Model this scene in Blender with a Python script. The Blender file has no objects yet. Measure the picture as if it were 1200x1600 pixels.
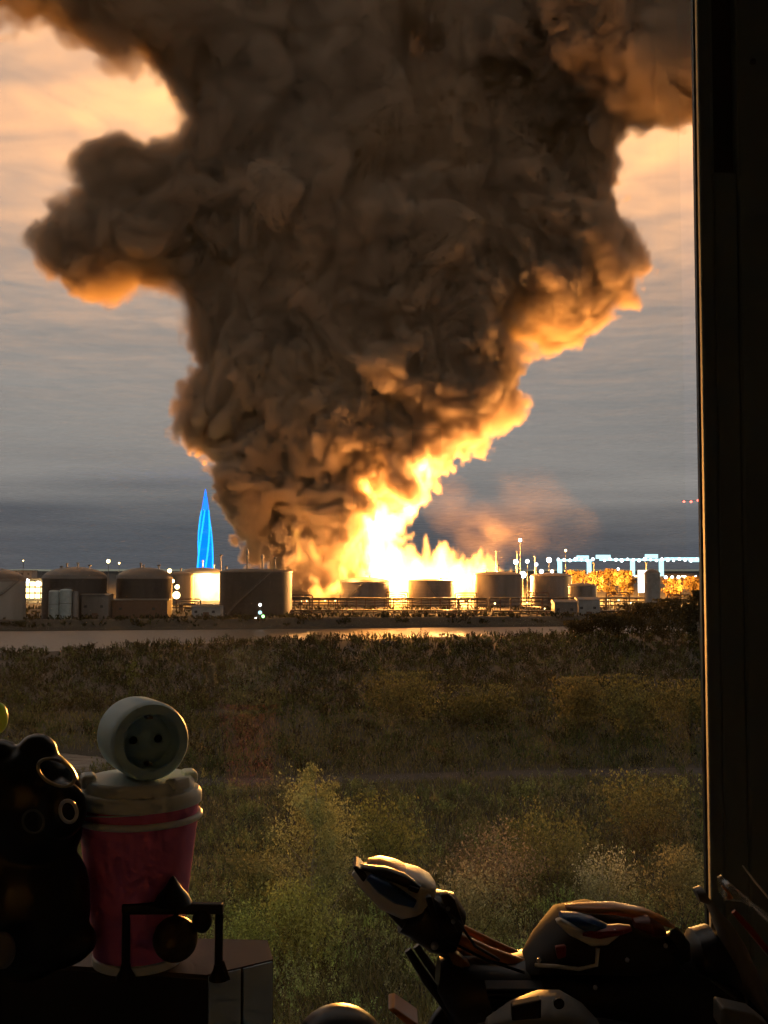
import bpy, bmesh, math, random, time
import numpy as np
from mathutils import Vector, Matrix
T0=time.time()
sc=bpy.context.scene
# ---------------------------------------------------------------- camera
F=1700.0; CAMZ=20.0
PITCH=math.atan(90/F)
cam=bpy.data.cameras.new('camera'); camo=bpy.data.objects.new('camera',cam); sc.collection.objects.link(camo)
cam.sensor_fit='VERTICAL'; cam.sensor_height=24; cam.lens=24*F/1600
cam.clip_start=0.02; cam.clip_end=60000
camo.location=(0,0,CAMZ); camo.rotation_euler=(math.pi/2+PITCH,0,0)
sc.camera=camo
sc.render.resolution_x=768; sc.render.resolution_y=1024
# ---------------------------------------------------------------- world, sun
w=bpy.data.worlds.new('World'); sc.world=w; w.use_nodes=True
nt=w.node_tree; bg=nt.nodes['Background']
sky=nt.nodes.new('ShaderNodeTexSky'); sky.sky_type='NISHITA'; sky.sun_disc=False
SUN_EL=math.radians(24); SUN_ROT=math.radians(160)
sky.sun_elevation=SUN_EL; sky.sun_rotation=SUN_ROT
nt.links.new(sky.outputs[0],bg.inputs[0]); bg.inputs[1].default_value=0.018; sky.ozone_density=4; sky.dust_density=.3
sl=bpy.data.lights.new('sun','SUN'); sl.energy=3.4; sl.angle=math.radians(15); sl.color=(1.0,0.90,.77)
so=bpy.data.objects.new('sun',sl); sc.collection.objects.link(so)
d=Vector((math.sin(SUN_ROT)*math.cos(SUN_EL),math.cos(SUN_ROT)*math.cos(SUN_EL),math.sin(SUN_EL)))
so.rotation_euler=d.to_track_quat('Z','Y').to_euler()
sc.view_settings.view_transform='Standard'; sc.view_settings.look='None'; sc.view_settings.exposure=.55; sc.view_settings.gamma=1.0
sc.cycles.use_denoising=True; sc.cycles.use_adaptive_sampling=True; sc.cycles.adaptive_threshold=.035; sc.cycles.adaptive_min_samples=12; sc.cycles.volume_bounces=2; sc.cycles.max_bounces=8
sc.cycles.sample_clamp_indirect=2; sc.cycles.transparent_max_bounces=16
sc.cycles.volume_step_rate=1.7
sc.cycles.volume_max_steps=256

def ray(px,py):
    x=(px-600)/F; y=(800-py)/F
    c,s=math.cos(PITCH),math.sin(PITCH)
    return Vector((x, c - s*y, s + c*y))
def at(px,py,D):
    """point on the vertical plane Y=D seen at photo pixel"""
    r=ray(px,py); return Vector((0,0,CAMZ))+r*(D/r.y)

# ---------------------------------------------------------------- helpers: noise fields in numpy
rng=np.random.default_rng(7)
PERM=rng.permutation(256).astype(np.int32); PERM=np.concatenate([PERM,PERM])
G3=rng.normal(size=(256,3)).astype(np.float32); G3/=np.linalg.norm(G3,axis=1)[:,None]
def perlin(x,y,z):
    xi=np.floor(x).astype(np.int32); yi=np.floor(y).astype(np.int32); zi=np.floor(z).astype(np.int32)
    xf=(x-xi).astype(np.float32); yf=(y-yi).astype(np.float32); zf=(z-zi).astype(np.float32)
    xi&=255; yi&=255; zi&=255
    u=xf*xf*(3-2*xf); v=yf*yf*(3-2*yf); ww=zf*zf*(3-2*zf)
    out=0
    for dx in (0,1):
        a=PERM[(xi+dx)&255]; wx=u if dx else 1-u
        for dy in (0,1):
            b=PERM[a+((yi+dy)&255)]; wy=wx*(v if dy else 1-v)
            for dz in (0,1):
                g=G3[PERM[b+((zi+dz)&255)]]
                out=out+wy*(ww if dz else 1-ww)*(g[:,0]*(xf-dx)+g[:,1]*(yf-dy)+g[:,2]*(zf-dz))
    return out
def fbm(p,s,o=4,gain=.5):
    r=0;a=1.0
    for i in range(o):
        r=r+a*perlin(p[0]/s+17.3*i,p[1]/s+5.1*i,p[2]/s+9.7*i); a*=gain; s*=.5
    return r
def billow(p,s,o=4,gain=.5):
    """rounded puffs: high in the middle of a puff, creased between puffs"""
    r=0;a=1.0
    for i in range(o):
        n=np.abs(perlin(p[0]/s+31.3*i,p[1]/s+7.1*i,p[2]/s+3.7*i)); r=r+a*n*2; a*=gain; s*=.5
    return r
def axes(lo,hi,vox):
    n=[int(round((hi[i]-lo[i])/vox))+1 for i in range(3)]
    return n,[np.linspace(lo[i],lo[i]+(n[i]-1)*vox,n[i],dtype=np.float32) for i in range(3)]
def upsample2(a):
    for ax in range(3):
        n=a.shape[ax]; b0=np.take(a,range(n),ax); b1=(np.take(a,range(n-1),ax)+np.take(a,range(1,n),ax))*.5
        shp=list(a.shape); shp[ax]=2*n-1; o=np.empty(shp,np.float32)
        sl=[slice(None)]*3; sl[ax]=slice(0,None,2); o[tuple(sl)]=b0; sl[ax]=slice(1,None,2); o[tuple(sl)]=b1
        a=o
    return a
def volume_object(name,grid,lo,vox,mat):
    """a density grid held as points of a hidden-in-node mesh, turned into a real volume by a Volume Cube node"""
    nx,ny,nz=grid.shape
    me=bpy.data.meshes.new(name+'_cells'); me.vertices.add(nx*ny*nz)
    at_=me.attributes.new('cell','FLOAT','POINT'); at_.data.foreach_set('value',np.ascontiguousarray(grid,dtype=np.float32).ravel())
    o=bpy.data.objects.new(name,me); sc.collection.objects.link(o)
    g=bpy.data.node_groups.new(name+'_volume','GeometryNodeTree')
    g.interface.new_socket('Geometry',in_out='INPUT',socket_type='NodeSocketGeometry')
    g.interface.new_socket('Geometry',in_out='OUTPUT',socket_type='NodeSocketGeometry')
    N=g.nodes.new; L=g.links.new
    gi=N('NodeGroupInput'); go=N('NodeGroupOutput')
    vc=N('GeometryNodeVolumeCube')
    vc.inputs['Min'].default_value=lo; hi=tuple(lo[i]+(grid.shape[i]-1)*vox for i in range(3))
    vc.inputs['Max'].default_value=hi
    vc.inputs['Resolution X'].default_value=nx; vc.inputs['Resolution Y'].default_value=ny; vc.inputs['Resolution Z'].default_value=nz
    vc.inputs['Background'].default_value=0
    pos=N('GeometryNodeInputPosition')
    sub=N('ShaderNodeVectorMath'); sub.operation='SUBTRACT'; sub.inputs[1].default_value=lo; L(pos.outputs[0],sub.inputs[0])
    mul=N('ShaderNodeVectorMath'); mul.operation='MULTIPLY_ADD'; mul.inputs[1].default_value=(1/vox,)*3; mul.inputs[2].default_value=(.5,)*3; L(sub.outputs[0],mul.inputs[0])
    fl=N('ShaderNodeVectorMath'); fl.operation='FLOOR'; L(mul.outputs[0],fl.inputs[0])
    sp=N('ShaderNodeSeparateXYZ'); L(fl.outputs[0],sp.inputs[0])
    toi=[]
    for k in range(3):
        fi=N('FunctionNodeFloatToInt'); L(sp.outputs[k],fi.inputs[0]); toi.append(fi.outputs[0])
    def im(op,a,b):
        n=N('FunctionNodeIntegerMath'); n.operation=op
        for i,v in enumerate((a,b)):
            if isinstance(v,int): n.inputs[i].default_value=v
            else: L(v,n.inputs[i])
        return n.outputs[0]
    idx=im('ADD',im('MULTIPLY',im('ADD',im('MULTIPLY',toi[0],ny),toi[1]),nz),toi[2])
    na=N('GeometryNodeInputNamedAttribute'); na.data_type='FLOAT'; na.inputs['Name'].default_value='cell'
    si=N('GeometryNodeSampleIndex'); si.data_type='FLOAT'; si.domain='POINT'; si.clamp=True
    L(gi.outputs[0],si.inputs['Geometry']); L(na.outputs[0],si.inputs['Value']); L(idx,si.inputs['Index'])
    L(si.outputs[0],vc.inputs['Density'])
    sm=N('GeometryNodeSetMaterial'); sm.inputs['Material'].default_value=mat
    L(vc.outputs[0],sm.inputs[0]); L(sm.outputs[0],go.inputs[0])
    md=o.modifiers.new('volume','NODES'); md.node_group=g
    o.data.materials.append(mat)
    return o


# ---------------------------------------------------------------- helpers: meshes, materials, things
COL=sc.collection
def new_mat(name):
    m=bpy.data.materials.new(name); m.use_nodes=True; m.node_tree.nodes.clear()
    o=m.node_tree.nodes.new('ShaderNodeOutputMaterial'); return m,m.node_tree,o
_M={}
def mat(name,col,rough=.6,metal=0.0,var=.25,scale=6.0,bump=0.0,col2=None,spec=.5,coords='Object',emit=None,estr=0.0,alpha=None,detail=6,stretch=None):
    """Principled with two-tone noise and optional relief"""
    if name in _M: return _M[name]
    m,nt,out=new_mat(name); N=nt.nodes.new; L=nt.links.new
    b=N('ShaderNodeBsdfPrincipled'); b.inputs['Roughness'].default_value=rough; b.inputs['Metallic'].default_value=metal
    b.inputs['Specular IOR Level'].default_value=spec
    tc=N('ShaderNodeTexCoord'); nz=N('ShaderNodeTexNoise'); nz.inputs['Scale'].default_value=scale; nz.inputs['Detail'].default_value=detail
    if stretch:
        mp=N('ShaderNodeMapping'); mp.inputs['Scale'].default_value=stretch; L(tc.outputs[coords],mp.inputs[0]); L(mp.outputs[0],nz.inputs['Vector'])
    else: L(tc.outputs[coords],nz.inputs['Vector'])
    rp=N('ShaderNodeValToRGB'); rp.color_ramp.elements[0].position=.3; rp.color_ramp.elements[1].position=.7
    c2=col2 or tuple(c*(1-var) for c in col); rp.color_ramp.elements[0].color=(*c2,1); rp.color_ramp.elements[1].color=(*col,1)
    L(nz.outputs['Fac'],rp.inputs[0]); L(rp.outputs[0],b.inputs['Base Color'])
    if bump:
        bp=N('ShaderNodeBump'); bp.inputs['Strength'].default_value=bump; L(nz.outputs['Fac'],bp.inputs['Height']); L(bp.outputs[0],b.inputs['Normal'])
    if emit: b.inputs['Emission Color'].default_value=(*emit,1); b.inputs['Emission Strength'].default_value=estr
    L(b.outputs[0],out.inputs[0]); _M[name]=m; return m
class MB:
    """collects shapes for one mesh"""
    def __init__(s): s.v=[]; s.f=[]
    def add(s,vs,fs):
        o=len(s.v); s.v+= [tuple(v) for v in vs]; s.f+=[tuple(i+o for i in f) for f in fs]; return s
    def box(s,lo,hi,M=None):
        x0,y0,z0=lo; x1,y1,z1=hi
        vs=[Vector(p) for p in ((x0,y0,z0),(x1,y0,z0),(x1,y1,z0),(x0,y1,z0),(x0,y0,z1),(x1,y0,z1),(x1,y1,z1),(x0,y1,z1))]
        if M: vs=[M@v for v in vs]
        return s.add(vs,[(3,2,1,0),(4,5,6,7),(0,1,5,4),(1,2,6,5),(2,3,7,6),(3,0,4,7)])
    def lathe(s,prof,n=32,M=None,cap=True,c=(0,0,0)):
        """prof: (radius,z) from bottom to top"""
        vs=[];fs=[]
        for r,z in prof:
            for k in range(n):
                a=2*math.pi*k/n; p=Vector((r*math.cos(a)+c[0],r*math.sin(a)+c[1],z+c[2])); vs.append(M@p if M else p)
        for i in range(len(prof)-1):
            for k in range(n):
                k2=(k+1)%n; fs.append((i*n+k,i*n+k2,(i+1)*n+k2,(i+1)*n+k))
        if cap:
            fs.append(tuple(range(n))[::-1]); fs.append(tuple((len(prof)-1)*n+k for k in range(n)))
        return s.add(vs,fs)
    def tube(s,pts,rad,n=8,cap=True):
        pts=[Vector(p) for p in pts]; rad=rad if isinstance(rad,(list,tuple)) else [rad]*len(pts)
        vs=[];fs=[]
        u=None
        for i,p in enumerate(pts):
            t=(pts[min(i+1,len(pts)-1)]-pts[max(i-1,0)]).normalized()
            if u is None:
                u=t.orthogonal().normalized()
            else: u=(u-t*u.dot(t)).normalized()
            w_=t.cross(u)
            for k in range(n):
                a=2*math.pi*k/n; vs.append(p+(u*math.cos(a)+w_*math.sin(a))*rad[i])
        for i in range(len(pts)-1):
            for k in range(n):
                k2=(k+1)%n; fs.append((i*n+k,i*n+k2,(i+1)*n+k2,(i+1)*n+k))
        if cap: fs.append(tuple(range(n))[::-1]); fs.append(tuple((len(pts)-1)*n+k for k in range(n)))
        return s.add(vs,fs)
    def loft(s,secs,n=16,ex=2.6):
        """secs: (centre, side vector, up vector) half-axes given by vector length; rounded-box rings"""
        vs=[];fs=[]
        for c,u,w_ in secs:
            c=Vector(c);u=Vector(u);w_=Vector(w_)
            for k in range(n):
                a=2*math.pi*k/n; ca,sa=math.cos(a),math.sin(a)
                vs.append(c+u*(math.copysign(abs(ca)**(2/ex),ca))+w_*(math.copysign(abs(sa)**(2/ex),sa)))
        for i in range(len(secs)-1):
            for k in range(n):
                k2=(k+1)%n; fs.append((i*n+k,i*n+k2,(i+1)*n+k2,(i+1)*n+k))
        fs.append(tuple(range(n))[::-1]); fs.append(tuple((len(secs)-1)*n+k for k in range(n)))
        return s.add(vs,fs)
    def torus(s,c,u,w_,r,n=28,m=8):
        c=Vector(c);u=Vector(u);w_=Vector(w_); nn=u.cross(w_).normalized()
        vs=[];fs=[]
        for i in range(n):
            a=2*math.pi*i/n; p=u*math.cos(a)+w_*math.sin(a); d=p.normalized()
            for k in range(m):
                b=2*math.pi*k/m; vs.append(c+p+(d*math.cos(b)+nn*math.sin(b))*r)
        for i in range(n):
            for k in range(m):
                fs.append((i*m+k,((i+1)%n)*m+k,((i+1)%n)*m+(k+1)%m,i*m+(k+1)%m))
        return s.add(vs,fs)
    def ball(s,c,r,n=16,m=10,sq=(1,1,1)):
        prof=[(max(1e-4,math.sin(math.pi*i/m))*r,-math.cos(math.pi*i/m)*r) for i in range(m+1)]
        M=Matrix.Translation(Vector(c))@Matrix.Diagonal((*sq,1)); return s.lathe(prof,n,M)
    def build(s,name,material,parent=None,smooth=False,bevel=0,origin=None):
        me=bpy.data.meshes.new(name)
        vs=s.v
        if parent is not None:
            pl=world_loc(parent); vs=[(a-pl[0],b-pl[1],c-pl[2]) for a,b,c in vs]
        elif origin is not None:
            vs=[(a-origin[0],b-origin[1],c-origin[2]) for a,b,c in vs]
        me.from_pydata(vs,[],s.f); me.update()
        if smooth:
            me.polygons.foreach_set('use_smooth',[True]*len(me.polygons))
            me.set_sharp_from_angle(angle=math.radians(40))
        o=bpy.data.objects.new(name,me); COL.objects.link(o); me.materials.append(material)
        if parent is not None: o.parent=parent
        elif origin is not None: o.location=origin
        if bevel:
            b=o.modifiers.new('bevel','BEVEL'); b.width=bevel; b.segments=2; b.limit_method='ANGLE'
        return o
def world_loc(o):
    p=Vector(o.location)
    while o.parent: o=o.parent; p+=Vector(o.location)
    return p
def thing(name,loc,label,cat,group=None):
    o=bpy.data.objects.new(name,None); COL.objects.link(o); o.location=loc; o.empty_display_size=.2
    o['label']=label; o['category']=cat
    if group: o['group']=group
    return o
def tag(o,label,cat,group=None):
    o['label']=label; o['category']=cat
    if group: o['group']=group
    return o
def gp(px,D,z=0.0):
    """point at height z on plane Y=D in photo column px (measured at the horizon row)"""
    r=ray(px,890); return Vector((r.x*(D/r.y),D,z))
def zz(py,D): return at(600,py,D).z
def np_mesh(name,V,Fq,material,parent=None,col=None,nper=4):
    """fast mesh of equal polygons from arrays"""
    me=bpy.data.meshes.new(name); nv=len(V); nf=len(V)//nper if Fq is None else len(Fq)
    me.vertices.add(nv); me.vertices.foreach_set('co',np.ascontiguousarray(V,dtype=np.float32).ravel())
    idx=(np.arange(nv,dtype=np.int32) if Fq is None else np.asarray(Fq,np.int32).ravel())
    me.loops.add(len(idx)); me.loops.foreach_set('vertex_index',idx)
    k=len(idx)//nf
    me.polygons.add(nf); me.polygons.foreach_set('loop_start',np.arange(nf,dtype=np.int32)*k)
    try: me.polygons.foreach_set('loop_total',np.full(nf,k,np.int32))
    except Exception: pass
    me.update(calc_edges=True)
    if col is not None:
        a=me.attributes.new('tint','FLOAT_COLOR','POINT'); a.data.foreach_set('color',np.concatenate([col,np.ones((nv,1),np.float32)],1).astype(np.float32).ravel())
    o=bpy.data.objects.new(name,me); COL.objects.link(o); me.materials.append(material)
    if parent is not None: o.parent=parent
    return o
# ---------------------------------------------------------------- cloud deck
m,nt,out=new_mat('cloud_underside')
df=nt.nodes.new('ShaderNodeBsdfDiffuse'); tr=nt.nodes.new('ShaderNodeBsdfTranslucent'); mx=nt.nodes.new('ShaderNodeMixShader')
df.inputs[0].default_value=(.85,.84,.82,1); mx.inputs[0].default_value=.56
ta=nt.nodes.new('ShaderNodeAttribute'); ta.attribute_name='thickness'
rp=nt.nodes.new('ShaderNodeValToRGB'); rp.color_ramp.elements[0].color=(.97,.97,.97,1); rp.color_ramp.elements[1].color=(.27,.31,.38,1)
tcd=nt.nodes.new('ShaderNodeTexCoord'); nzd=nt.nodes.new('ShaderNodeTexNoise'); nzd.inputs['Scale'].default_value=.0045; nzd.inputs['Detail'].default_value=2.5; nzd.inputs['Roughness'].default_value=.5
bpd=nt.nodes.new('ShaderNodeBump'); bpd.inputs['Strength'].default_value=1; bpd.inputs['Distance'].default_value=70
nzc=nt.nodes.new('ShaderNodeTexNoise'); nzc.inputs['Scale'].default_value=.010; nzc.inputs['Detail'].default_value=2.5; nzc.inputs['Roughness'].default_value=.55; nzc.inputs['Distortion'].default_value=.5
rpc=nt.nodes.new('ShaderNodeValToRGB'); rpc.color_ramp.elements[0].position=.3; rpc.color_ramp.elements[1].position=.68; rpc.color_ramp.elements[0].color=(.4,.39,.38,1); rpc.color_ramp.elements[1].color=(.95,.94,.92,1)
nt.links.new(tcd.outputs['Object'],nzc.inputs['Vector']); nt.links.new(nzc.outputs['Fac'],rpc.inputs[0]); nt.links.new(rpc.outputs[0],df.inputs[0])
nt.links.new(tcd.outputs['Object'],nzd.inputs['Vector']); nt.links.new(nzd.outputs['Fac'],bpd.inputs['Height']); nt.links.new(bpd.outputs[0],df.inputs['Normal'])
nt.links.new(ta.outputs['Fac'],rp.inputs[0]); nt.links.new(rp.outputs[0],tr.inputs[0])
nt.links.new(df.outputs[0],mx.inputs[1]); nt.links.new(tr.outputs[0],mx.inputs[2]); nt.links.new(mx.outputs[0],out.inputs[0])
nx,ny=180,220
xs=np.linspace(-1,1,nx); xs=np.sign(xs)*np.abs(xs)**1.8*9500
ys=np.linspace(-.32,1,ny); ys=np.sign(ys)*np.abs(ys)**1.6*12500
X,Y=np.meshgrid(xs,ys,indexing='ij')
P=(X.ravel().astype(np.float32),Y.ravel().astype(np.float32),np.zeros(X.size,np.float32))
Z=395+14*fbm(P,900,3)
Z=Z-372*np.clip((P[1]-6000)/6500,0,1)**1.3          # the layer comes down with distance
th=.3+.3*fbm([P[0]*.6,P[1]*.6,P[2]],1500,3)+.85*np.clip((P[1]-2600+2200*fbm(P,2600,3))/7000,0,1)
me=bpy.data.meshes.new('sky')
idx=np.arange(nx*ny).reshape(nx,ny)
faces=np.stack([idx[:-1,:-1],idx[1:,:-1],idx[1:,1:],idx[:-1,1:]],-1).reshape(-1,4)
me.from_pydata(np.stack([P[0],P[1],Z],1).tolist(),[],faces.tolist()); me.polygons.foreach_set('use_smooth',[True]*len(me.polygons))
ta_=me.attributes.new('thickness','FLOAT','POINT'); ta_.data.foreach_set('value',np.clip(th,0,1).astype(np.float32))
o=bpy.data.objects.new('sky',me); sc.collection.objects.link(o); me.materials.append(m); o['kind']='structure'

# ---------------------------------------------------------------- smoke
FD=620.0
def pm(px,py,D=FD): return at(px,py,D)
BL=[# px,py,r px, depth m
(490,905,38,0),(480,855,55,5),(500,790,85,10),(445,785,62,0),(440,705,85,-5),(530,690,100,0),(615,680,70,10),(335,660,42,-5),(628,762,22,-44),(520,832,36,-17),(478,878,34,-15),(512,778,34,-24),
(560,620,130,0),(690,640,72,-8),(755,592,55,-10),(430,600,115,5),(400,500,110,10),(520,480,150,5),(650,500,125,0),(720,545,60,0),
(380,400,105,10),(500,350,170,0),(660,380,150,10),(760,410,105,0),(850,430,80,-10),(910,430,68,-15),(880,490,28,-20),(860,330,108,0),(905,255,70,0),
(760,260,130,0),(620,220,160,0),(450,220,150,-10),(345,250,70,-10),(340,330,80,-10),
(160,402,78,-15),(118,388,46,-20),(196,312,80,-15),(160,288,52,-20),(250,365,86,-10),(228,290,58,-15),(280,330,80,-10),
(310,40,105,-30),(400,80,140,-20),(190,15,75,-50),(60,-15,60,-70),(560,60,150,-10),(-80,-20,90,-80),
(790,60,130,-20),(900,60,105,-40),(1000,75,95,-60),(1080,80,90,-70),(1180,50,120,-70),
(200,-120,150,-40),(450,-120,190,-10),(700,-120,190,-10),(950,-100,170,-40),(0,-130,130,-60)]
lo=(-260,520,2); hi=(260,716,398); V=3.2
n,ax=axes(lo,hi,V)
S=np.zeros(n,np.float32); K=7.0
gx,gy,gz=np.meshgrid(*ax,indexing='ij',sparse=True)
for px,py,r,dz in BL:
    c=pm(px,py,FD+dz); rm=r*.3647*(1.0)
    dist=np.sqrt((gx-c.x)**2+((gy-c.y)*.95)**2+(gz-c.z)**2)-rm
    S+=np.exp(np.clip(-dist/K,-40,12))
sd=-K*np.log(S+1e-18)
sd=upsample2(sd); V=1.6
n=sd.shape; ax=[np.float32(lo[i])+np.arange(n[i],dtype=np.float32)*V for i in range(3)]
G=np.meshgrid(*ax,indexing='ij')
act=sd<20
for px,py,r in ((760,835,70),(830,805,85),(700,790,60),(880,840,56)):
    c=pm(px,py,FD+25); act|=((G[0]-c.x)**2+(G[1]-c.y)**2+(G[2]-c.z)**2)<(r*.3647+6)**2
deep=sd<-26; act&=~deep
pts=[g[act] for g in G]; s0=sd[act]
print('active',act.sum(),act.size,time.time()-T0)
hz_=np.clip((pts[2]-60)/200,0,1)
wx=fbm(pts,45,2)*14; wz=fbm([pts[1],pts[2],pts[0]],45,2)*14
q=[pts[0]+wx,pts[1],pts[2]+wz]
b=billow(q,58,2,.6)                       # big puffs, creased where they meet
b2=billow(q,15,4,.6)                      # cauliflower on the puffs
dn=fbm(q,26,3,.6); lit_=np.clip((pts[0]+20)/120,0,1); dd=s0+11.5-14*b-(9.5-5.0*hz_*(1-.7*lit_))*b2+7*hz_*dn
soft=2.2+8*hz_*(.4+.6*np.clip(.5-pts[0]/160,0,1))
edge=np.clip(-dd/soft,0,1)
dens=edge*np.clip(.9+.9*dn,.15,2)*(1-.55*np.clip((pts[2]-90)/150,0,1)*np.clip(1-np.abs(pts[0]+15)/75,0,1))*(1+1.6*np.clip((95-pts[2])/50,0,1))
for px,py,r in ((665,70,34),(620,60,26),(545,80,18),(700,100,20),(425,125,9)):
    for dz in range(-70,90,12):
        c=pm(px,py-.12*dz,FD+dz); rr=r*.3647*(1+.0*dz)
        dens*=1-.5*np.clip(1.7-np.sqrt((q[0]-c.x)**2+(q[1]-c.y)**2+(q[2]-c.z)**2)/rr,0,1)
# thin lit smoke drifting off the right end of the fire
for px,py,r,k_,dz in ((760,835,70,.007,20),(830,800,85,.004,30),(700,790,60,.005,25),(885,835,56,.003,30)):
    c=pm(px,py,FD+dz); rr=r*.3647
    dens=np.maximum(dens,k_*np.clip(1-np.sqrt((q[0]-c.x)**2+(q[1]-c.y)**2+(q[2]-c.z)**2)/rr,0,1)**.7*np.clip(.8+2.2*dn,0,2))
grid=np.zeros(n,np.float32); grid[deep]=1; grid[act]=np.maximum(dens,0)
# fade to nothing at the domain's sides
for a in range(3):
    k=np.minimum(np.arange(n[a]),n[a]-1-np.arange(n[a]))
    f=np.clip(k/10.,0,1)
    if a==2: f=np.where(np.arange(n[a])<n[a]/2,1,f)
    sh=[1,1,1]; sh[a]=-1; grid*=f.reshape(sh).astype(np.float32)
print('grid',time.time()-T0)
m,nt,out=new_mat('black_smoke')
pv=nt.nodes.new('ShaderNodeVolumePrincipled'); pv.inputs['Color'].default_value=(.70,.555,.425,1); pv.inputs['Anisotropy'].default_value=0.1
at_=nt.nodes.new('ShaderNodeAttribute'); at_.attribute_name='density'
mu=nt.nodes.new('ShaderNodeMath'); mu.operation='MULTIPLY'; mu.inputs[1].default_value=.32
nt.links.new(at_.outputs['Fac'],mu.inputs[0]); pv.inputs['Density Attribute'].default_value=''; nt.links.new(mu.outputs[0],pv.inputs['Density'])
nt.links.new(pv.outputs[0],out.inputs['Volume'])
smoke=volume_object('smoke',grid,lo,V,m); smoke['kind']='stuff'
# ---------------------------------------------------------------- fire
lo=(-72,570,2); V=1.0; hi=(90,640,92)
n,ax=axes(lo,hi,V)
TG=[# capsule: px0,py0,r0, px1,py1,r1, depth, strength
(600,905,32,598,830,24,-26,1),(598,835,24,575,790,19,-30,1),(575,795,18,563,742,6,-32,1),(602,830,22,630,802,15,-30,1),(630,805,14,655,775,12,-30,1),(655,778,12,668,745,9,-28,1),(666,750,9,662,708,6,-26,1),(612,842,14,642,832,6,-32,1),
(640,905,32,645,862,12,-10,1),(690,905,28,700,856,9,-6,1),(735,905,26,742,866,7,-2,1),(775,905,20,772,880,8,0,1),(668,905,26,665,848,6,-2,1),(718,905,24,722,862,5,2,1),(755,905,18,760,872,5,0,1),(625,900,30,618,855,10,-14,1),
(590,930,14,600,880,30,-20,1),(622,938,7,622,900,12,-8,1),(724,938,8,724,900,12,-6,1),
(470,885,10,468,838,6,-42,.3),(540,892,11,546,856,6,-42,.32),(495,862,7,486,838,4,-43,.25),(495,928,13,560,920,11,-40,.32),(445,918,8,455,902,6,-41,.25),(520,850,8,515,820,4,-28,.07),(455,850,6,462,828,4,-43,.2),(560,880,10,556,840,5,-28,.10),(562,905,14,562,865,8,-22,.3)]
gx,gy,gz=np.meshgrid(*ax,indexing='ij')
p=[gx.ravel(),gy.ravel(),gz.ravel()]
ws=[p[0]+7*fbm([p[0],p[1],p[2]*.5],12,4,.6),p[1],p[2]+9*fbm([p[0]*1.6,p[1],p[2]*.35+40],11,4,.6)]
E=np.zeros(p[0].shape,np.float32)
for x0,y0,r0,x1,y1,r1,dz,st in TG:
    a=pm(x0,y0,FD+dz); bb=pm(x1,y1,FD+dz); ab=bb-a
    t=np.clip(((ws[0]-a.x)*ab.x+(ws[1]-a.y)*ab.y+(ws[2]-a.z)*ab.z)/ab.length_squared,0,1)
    dist=np.sqrt((ws[0]-a.x-t*ab.x)**2+(ws[1]-a.y-t*ab.y)**2+(ws[2]-a.z-t*ab.z)**2)-(r0+(r1-r0)*t)*.3647
    E=np.maximum(E,st*np.clip(-dist/1.7+.1,0,1.7))
E*=np.clip(1+2.0*fbm([p[0],p[1],p[2]*.45],9,4,.6),.04,2.2)
E=E.reshape(n)
m,nt,out=new_mat('flames')
em=nt.nodes.new('ShaderNodeEmission'); em.inputs[0].default_value=(1,.37,.06,1)
at_=nt.nodes.new('ShaderNodeAttribute'); at_.attribute_name='density'
mu=nt.nodes.new('ShaderNodeMath'); mu.operation='MULTIPLY'; mu.inputs[1].default_value=.6
nt.links.new(at_.outputs['Fac'],mu.inputs[0]); nt.links.new(mu.outputs[0],em.inputs[1]); nt.links.new(em.outputs[0],out.inputs['Volume'])
fire=volume_object('fire',E,lo,V,m); fire['kind']='stuff'
V=2.0; lo=(-30,740,2); n,ax=axes(lo,(80,800,50),V); gx,gy,gz=np.meshgrid(*ax,indexing='ij')
p=[gx.ravel(),gy.ravel(),gz.ravel()]
E2=np.zeros(p[0].shape,np.float32)
for px,h_ in ((590,26),(620,32),(650,30),(680,34),(710,28)):
    c=gp(px,770,0); E2=np.maximum(E2,np.clip((9*(1-p[2]/h_)-np.hypot(p[0]-c.x,p[1]-c.y))/4+1.0*fbm(p,9,3),0,1.2)*(p[2]<h_))
rear=volume_object('fire',E2.reshape(n),lo,V,m); rear['kind']='stuff'
lo=(-25,1010,2); n,ax=axes(lo,(25,1070,44),V); gx,gy,gz=np.meshgrid(*ax,indexing='ij'); p=[gx.ravel(),gy.ravel(),gz.ravel()]
E3=np.clip((16*(1-p[2]/34)-np.hypot(p[0],p[1]-1040))/5+1.0*fbm(p,9,3),0,1.2)*(p[2]<38)
deck_fill_fire=volume_object('fire',E3.reshape(n),lo,V,m); deck_fill_fire['kind']='stuff'  # unseen third fire, added to spread the glow evenly over the cloud deck
for px,py,dz,p_ in ((602,865,-36,.05e6),(470,872,-46,.05e6),(545,885,-46,.05e6),(640,800,-36,.08e6),(664,735,-30,.07e6),(700,888,-6,.8e6),(775,892,0,1.15e6),(620,885,150,5.2e6),(700,888,150,5.2e6),(600,886,420,9.5e6)):  # the farthest lamp is added with the unseen third fire, for the deck glow
    l=bpy.data.lights.new('fire_glow','POINT'); l.energy=p_; l.color=(1,.39,.065) if dz>100 else (1,.42,.11); l.shadow_soft_size=3
    lo_=bpy.data.objects.new('fire_glow',l); sc.collection.objects.link(lo_); lo_.location=pm(px,py,FD+dz)
print('done',time.time()-T0)
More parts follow.
